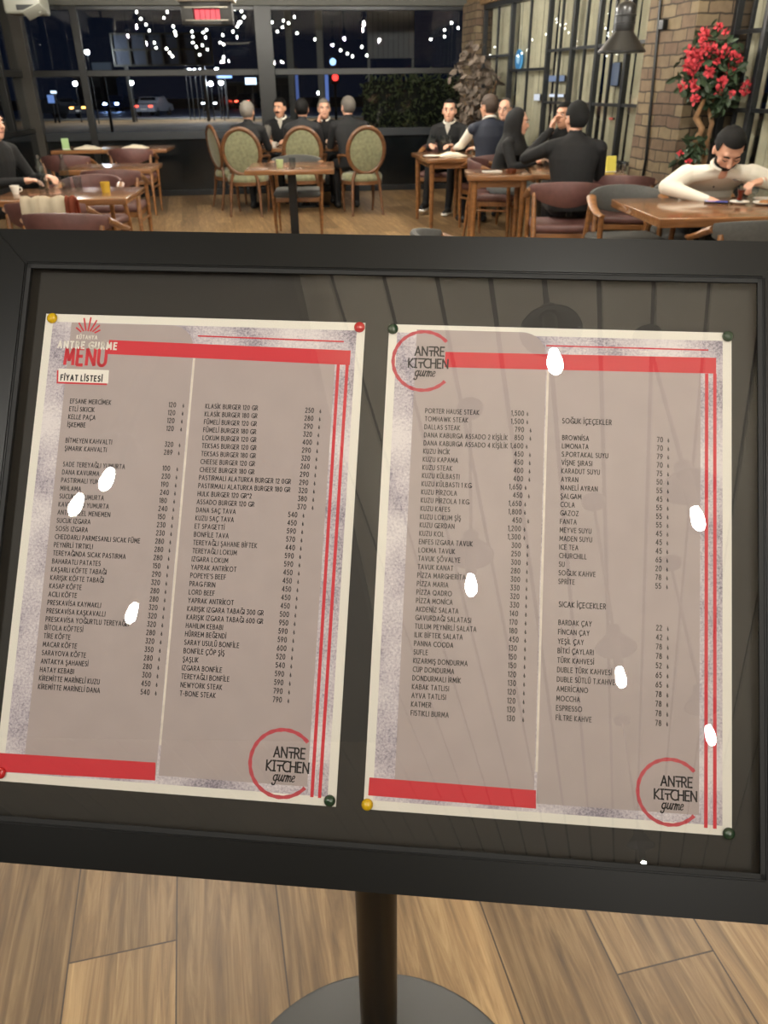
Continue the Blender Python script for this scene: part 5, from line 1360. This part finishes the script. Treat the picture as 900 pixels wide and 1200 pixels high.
def street_lamp(px, py, Y, label, col=(.85, .92, 1), st=260, r=.13):
    p = AT(px, py, Y); t = thing('street_lamp', label, 'street lamp', (p.x, Y, GZ), 0, 'street lamps across the road')
    h = p.z - GZ; obj('post', LT([(.045, 0), (.035, h * .5), (.025, h - .12), (0, h - .12)], n=10), M_blackm, t, True); obj('lamp_head', BL((0, 0, h), r, 10), emat('street light %d' % st, col, st), t, True)
    obj('hood', LT([(r * 1.3, h + r * .7), (r * .6, h + r * 1.6), (0, h + r * 1.7)], n=12), M_dkgrey, t)
L_ = [(102, 61, 58, 'tall street lamp between the two left window posts'), (154, 97, 61, 'low street lamp above the red-lit silver car'), (88, 98, 61, 'small street lamp left of the blue headlights'), (217, 84, 63, 'first of four small street lamps in a row under the heater'), (222, 83, 63, 'second of four small street lamps in a row under the heater'), (228, 83, 63, 'third of four small street lamps in a row under the heater'), (234, 83, 63, 'last of four small street lamps in a row under the heater'),
      (247, 98, 61, 'street lamp left of the pair over the distant headlight car'), (259, 97, 61, 'street lamp right of the pair over the distant headlight car'), (254, 82, 63, 'small street lamp right of the row, over the blue bar sign'), (318, 112, 60, 'white street lamp right of the window post'), (374, 109, 60, 'white street lamp between the two blue strips')]
for i, (x, y, Y, lab) in enumerate(L_): street_lamp(x, y, Y, lab, st=(700 if i == 0 else 330))
def far_sign(px, py, Y, w_, h_, col, st, label, name='shop_sign'):
    p = AT(px, py, Y); t = thing(name, label, 'sign', (p.x, Y, GZ)); z = p.z - GZ
    obj('light_face', BX((0, -.06, z), (w_, .06, h_), .02), emat('glow ' + label, col, st), t); obj('backing', BX((0, .02, z), (w_ * 1.04, .1, h_ * 1.1)), M_blackm, t)
    obj('post', BX((0, .02, (z - h_ / 2) / 2), (.12, .1, z - h_ / 2)), M_blackm, t)
far_sign(263, 89.5, 64, 1.1, .22, (.2, .42, 1), 2.2, 'blue bar-shaped light sign over the road')
far_sign(294, 95, 60, .75, .4, (.6, .78, 1), 3, 'pale blue light sign left of the window post')
far_sign(120, 81, 42, .9, .55, (.30, .38, .5), .12, 'dim pale blue board on a post above the blue headlights')
far_sign(60, 116, 60, .45, .5, (.2, .35, .8), .8, 'small blue light sign above the orange-lit car')
far_sign(63, 108, 60, .4, .16, (.7, .85, 1), 2, 'small white light sign above the blue one at the left')
far_sign(348, 100, 30, .12, .95, (.2, .32, .85), .35, 'left vertical blue light strip outside, right of the window post', 'light_strip')
far_sign(383, 100, 30, .12, .95, (.22, .36, .95), .5, 'right vertical blue light strip outside, behind the hand-resting man', 'light_strip')
p = AT(392, 82, 34); t = thing('traffic_light', 'traffic light showing a blue lamp above a red lamp outside', 'traffic light', (p.x, 34, GZ))
zq = p.z - GZ; obj('housing', BX((0, .05, zq), (.32, .16, .95), .03), M_blackm, t); obj('post', BX((0, .05, (zq - .45) / 2), (.1, .1, zq - .45)), M_blackm, t)
obj('lamp', BL((-.05, -.05, zq + .27), .12, 12), emat('blue lamp', (.35, .6, 1), 2.5), t, True); obj('lamp', BL((.02, -.05, zq - .25), .12, 12), emat('red lamp', (1, .05, .04), 3), t, True)
# lattice hoarding
p = AT(190, 58, 60); t = thing('billboard_frame', 'dark steel lattice hoarding across the road behind the hanging heater', 'billboard', (p.x, 60, GZ)); zc = p.z - GZ
bm = bmesh.new()
for i in range(7): box(bm, (-3.3 + 1.1 * i, 0, zc), (.12, .12, 1.9))
for j in range(3): box(bm, (0, 0, zc - .9 + .9 * j), (6.7, .1, .12))
obj('lattice', bm, M_dkgrey, t); obj('panel', BX((0, .1, zc), (6.6, .04, 1.8)), mat('hoarding sheet', (70, 76, 90), .7), t)
for x in (-2.6, 2.6): obj('post', BX((x, .1, (zc - .9) / 2), (.2, .2, zc - .9)), M_dkgrey, t)
# buildings across the road
M_win = emat('lit window', (1, .8, .5), .12)
def building(px0, px1, top, Y, label, col):
    a, b = AT(px0, 100, Y), AT(px1, 100, Y); zt2 = AT((px0 + px1) / 2, top, Y).z; wd = b.x - a.x; t = thing('building', label, 'building', ((a.x + b.x) / 2, Y + 3, GZ))
    obj('walls', BX((0, 0, zt2 / 2), (wd, 6, zt2)), mat('facade ' + label, col, .85, noise=.15, nscale=.5), t); obj('roof', BX((0, 0, zt2 + .12), (wd + .5, 6.4, .24)), M_dkgrey, t)
    for i in range(max(2, int(wd / 2.5))):
        for j in range(max(1, int(zt2 / 3))):
            w_ = obj('window', BX((-wd / 2 + wd * (i + .5) / max(2, int(wd / 2.5)), -3.02, 1.6 + 3 * j), (1.2, .08, 1.2)), M_blackm, t)
building(90, 118, 84, 98, 'low dark building left of the blue headlights', (64, 62, 64)); building(262, 300, 92, 112, 'dim building with square windows left of the window post', (76, 72, 64)); building(316, 342, 84, 100, 'dark narrow building right of the window post', (54, 52, 50))
# dark pillars and canopy of the terrace beyond the right-hand pane
for px, lab in ((341, 'left grey terrace post outside the right-hand pane'), (376, 'right grey terrace post outside the right-hand pane')):
    p = AT(px, 80, 17.5); t = thing('terrace_post', lab, 'post', (p.x, 17.5, GZ)); obj('shaft', BX((0, 0, 1.8), (.13, .13, 3.6), .01), mat('terrace post', (96, 94, 88), .6), t); obj('foot_plate', BX((0, 0, .02), (.3, .3, .04), .005), M_dkgrey, t)
p = AT(458, 35, 18.5); t = thing('terrace_awning', 'grey striped awning panel outside the upper right-hand pane', 'awning', (p.x, 18.5, GZ)); zc = p.z - GZ
bm = bmesh.new()
for i in range(9): box(bm, (-.42 + .105 * i, .02 * (i % 2), zc), (.1, .03, 1.0), 0, .005)
obj('cloth', bm, mat('awning cloth', (132, 130, 128), .8), t); obj('rail', BX((0, 0, zc + .5), (1.0, .06, .06)), M_dkgrey, t); 
for x in (-.46, .46): obj('post', BX((x, .08, (zc + .5) / 2), (.05, .05, zc + .5)), M_dkgrey, t)
# hedge
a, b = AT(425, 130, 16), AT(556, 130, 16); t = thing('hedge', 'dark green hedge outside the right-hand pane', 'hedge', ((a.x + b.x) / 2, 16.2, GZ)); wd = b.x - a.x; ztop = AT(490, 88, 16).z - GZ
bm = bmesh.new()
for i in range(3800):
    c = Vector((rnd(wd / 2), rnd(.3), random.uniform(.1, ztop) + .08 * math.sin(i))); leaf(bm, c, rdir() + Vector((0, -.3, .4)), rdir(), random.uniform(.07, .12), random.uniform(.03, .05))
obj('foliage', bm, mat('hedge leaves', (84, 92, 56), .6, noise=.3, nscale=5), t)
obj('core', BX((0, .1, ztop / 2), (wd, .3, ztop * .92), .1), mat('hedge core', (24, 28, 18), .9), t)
# added bulbs outside the panes, standing in for room lamps mirrored in the glass
GLINTS = [[(160, 14), (165, 22), (171, 29), (175, 36)], [(196, 14), (192, 21)], [(203, 31), (205, 37), (206, 41)], [(181, 50), (183, 56)], [(195, 57), (199, 62), (202, 66)],
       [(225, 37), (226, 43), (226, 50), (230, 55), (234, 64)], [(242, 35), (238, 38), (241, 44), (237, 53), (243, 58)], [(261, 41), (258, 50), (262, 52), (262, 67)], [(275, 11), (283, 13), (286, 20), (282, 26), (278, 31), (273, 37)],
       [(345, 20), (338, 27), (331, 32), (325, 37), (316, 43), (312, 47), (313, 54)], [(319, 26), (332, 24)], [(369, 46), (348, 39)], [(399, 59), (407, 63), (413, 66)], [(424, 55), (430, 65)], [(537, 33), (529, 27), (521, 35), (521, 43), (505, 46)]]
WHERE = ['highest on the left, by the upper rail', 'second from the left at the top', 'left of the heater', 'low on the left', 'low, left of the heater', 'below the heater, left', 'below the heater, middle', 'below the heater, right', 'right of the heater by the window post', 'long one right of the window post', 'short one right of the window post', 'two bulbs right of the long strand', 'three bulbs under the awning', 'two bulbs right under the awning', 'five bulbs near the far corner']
M_glint = emat('reflected bulb', (1, .95, .85), 22)
bulb_me = None
for pts, wh in zip(GLINTS, WHERE):
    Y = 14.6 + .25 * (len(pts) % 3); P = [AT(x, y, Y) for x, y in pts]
    t = thing('reflected_bulbs', 'row of added bulbs standing in for lamp reflections in the glass, ' + wh, 'string light', P[0], 0, 'bulbs standing in for window reflections'); P = [p - P[0] for p in P]
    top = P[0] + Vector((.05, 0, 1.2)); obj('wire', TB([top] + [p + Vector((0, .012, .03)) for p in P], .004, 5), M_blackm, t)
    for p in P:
        if bulb_me is None: o = obj('bulb', BL((0, 0, 0), .018, 8), M_glint, t, True); bulb_me = o.data
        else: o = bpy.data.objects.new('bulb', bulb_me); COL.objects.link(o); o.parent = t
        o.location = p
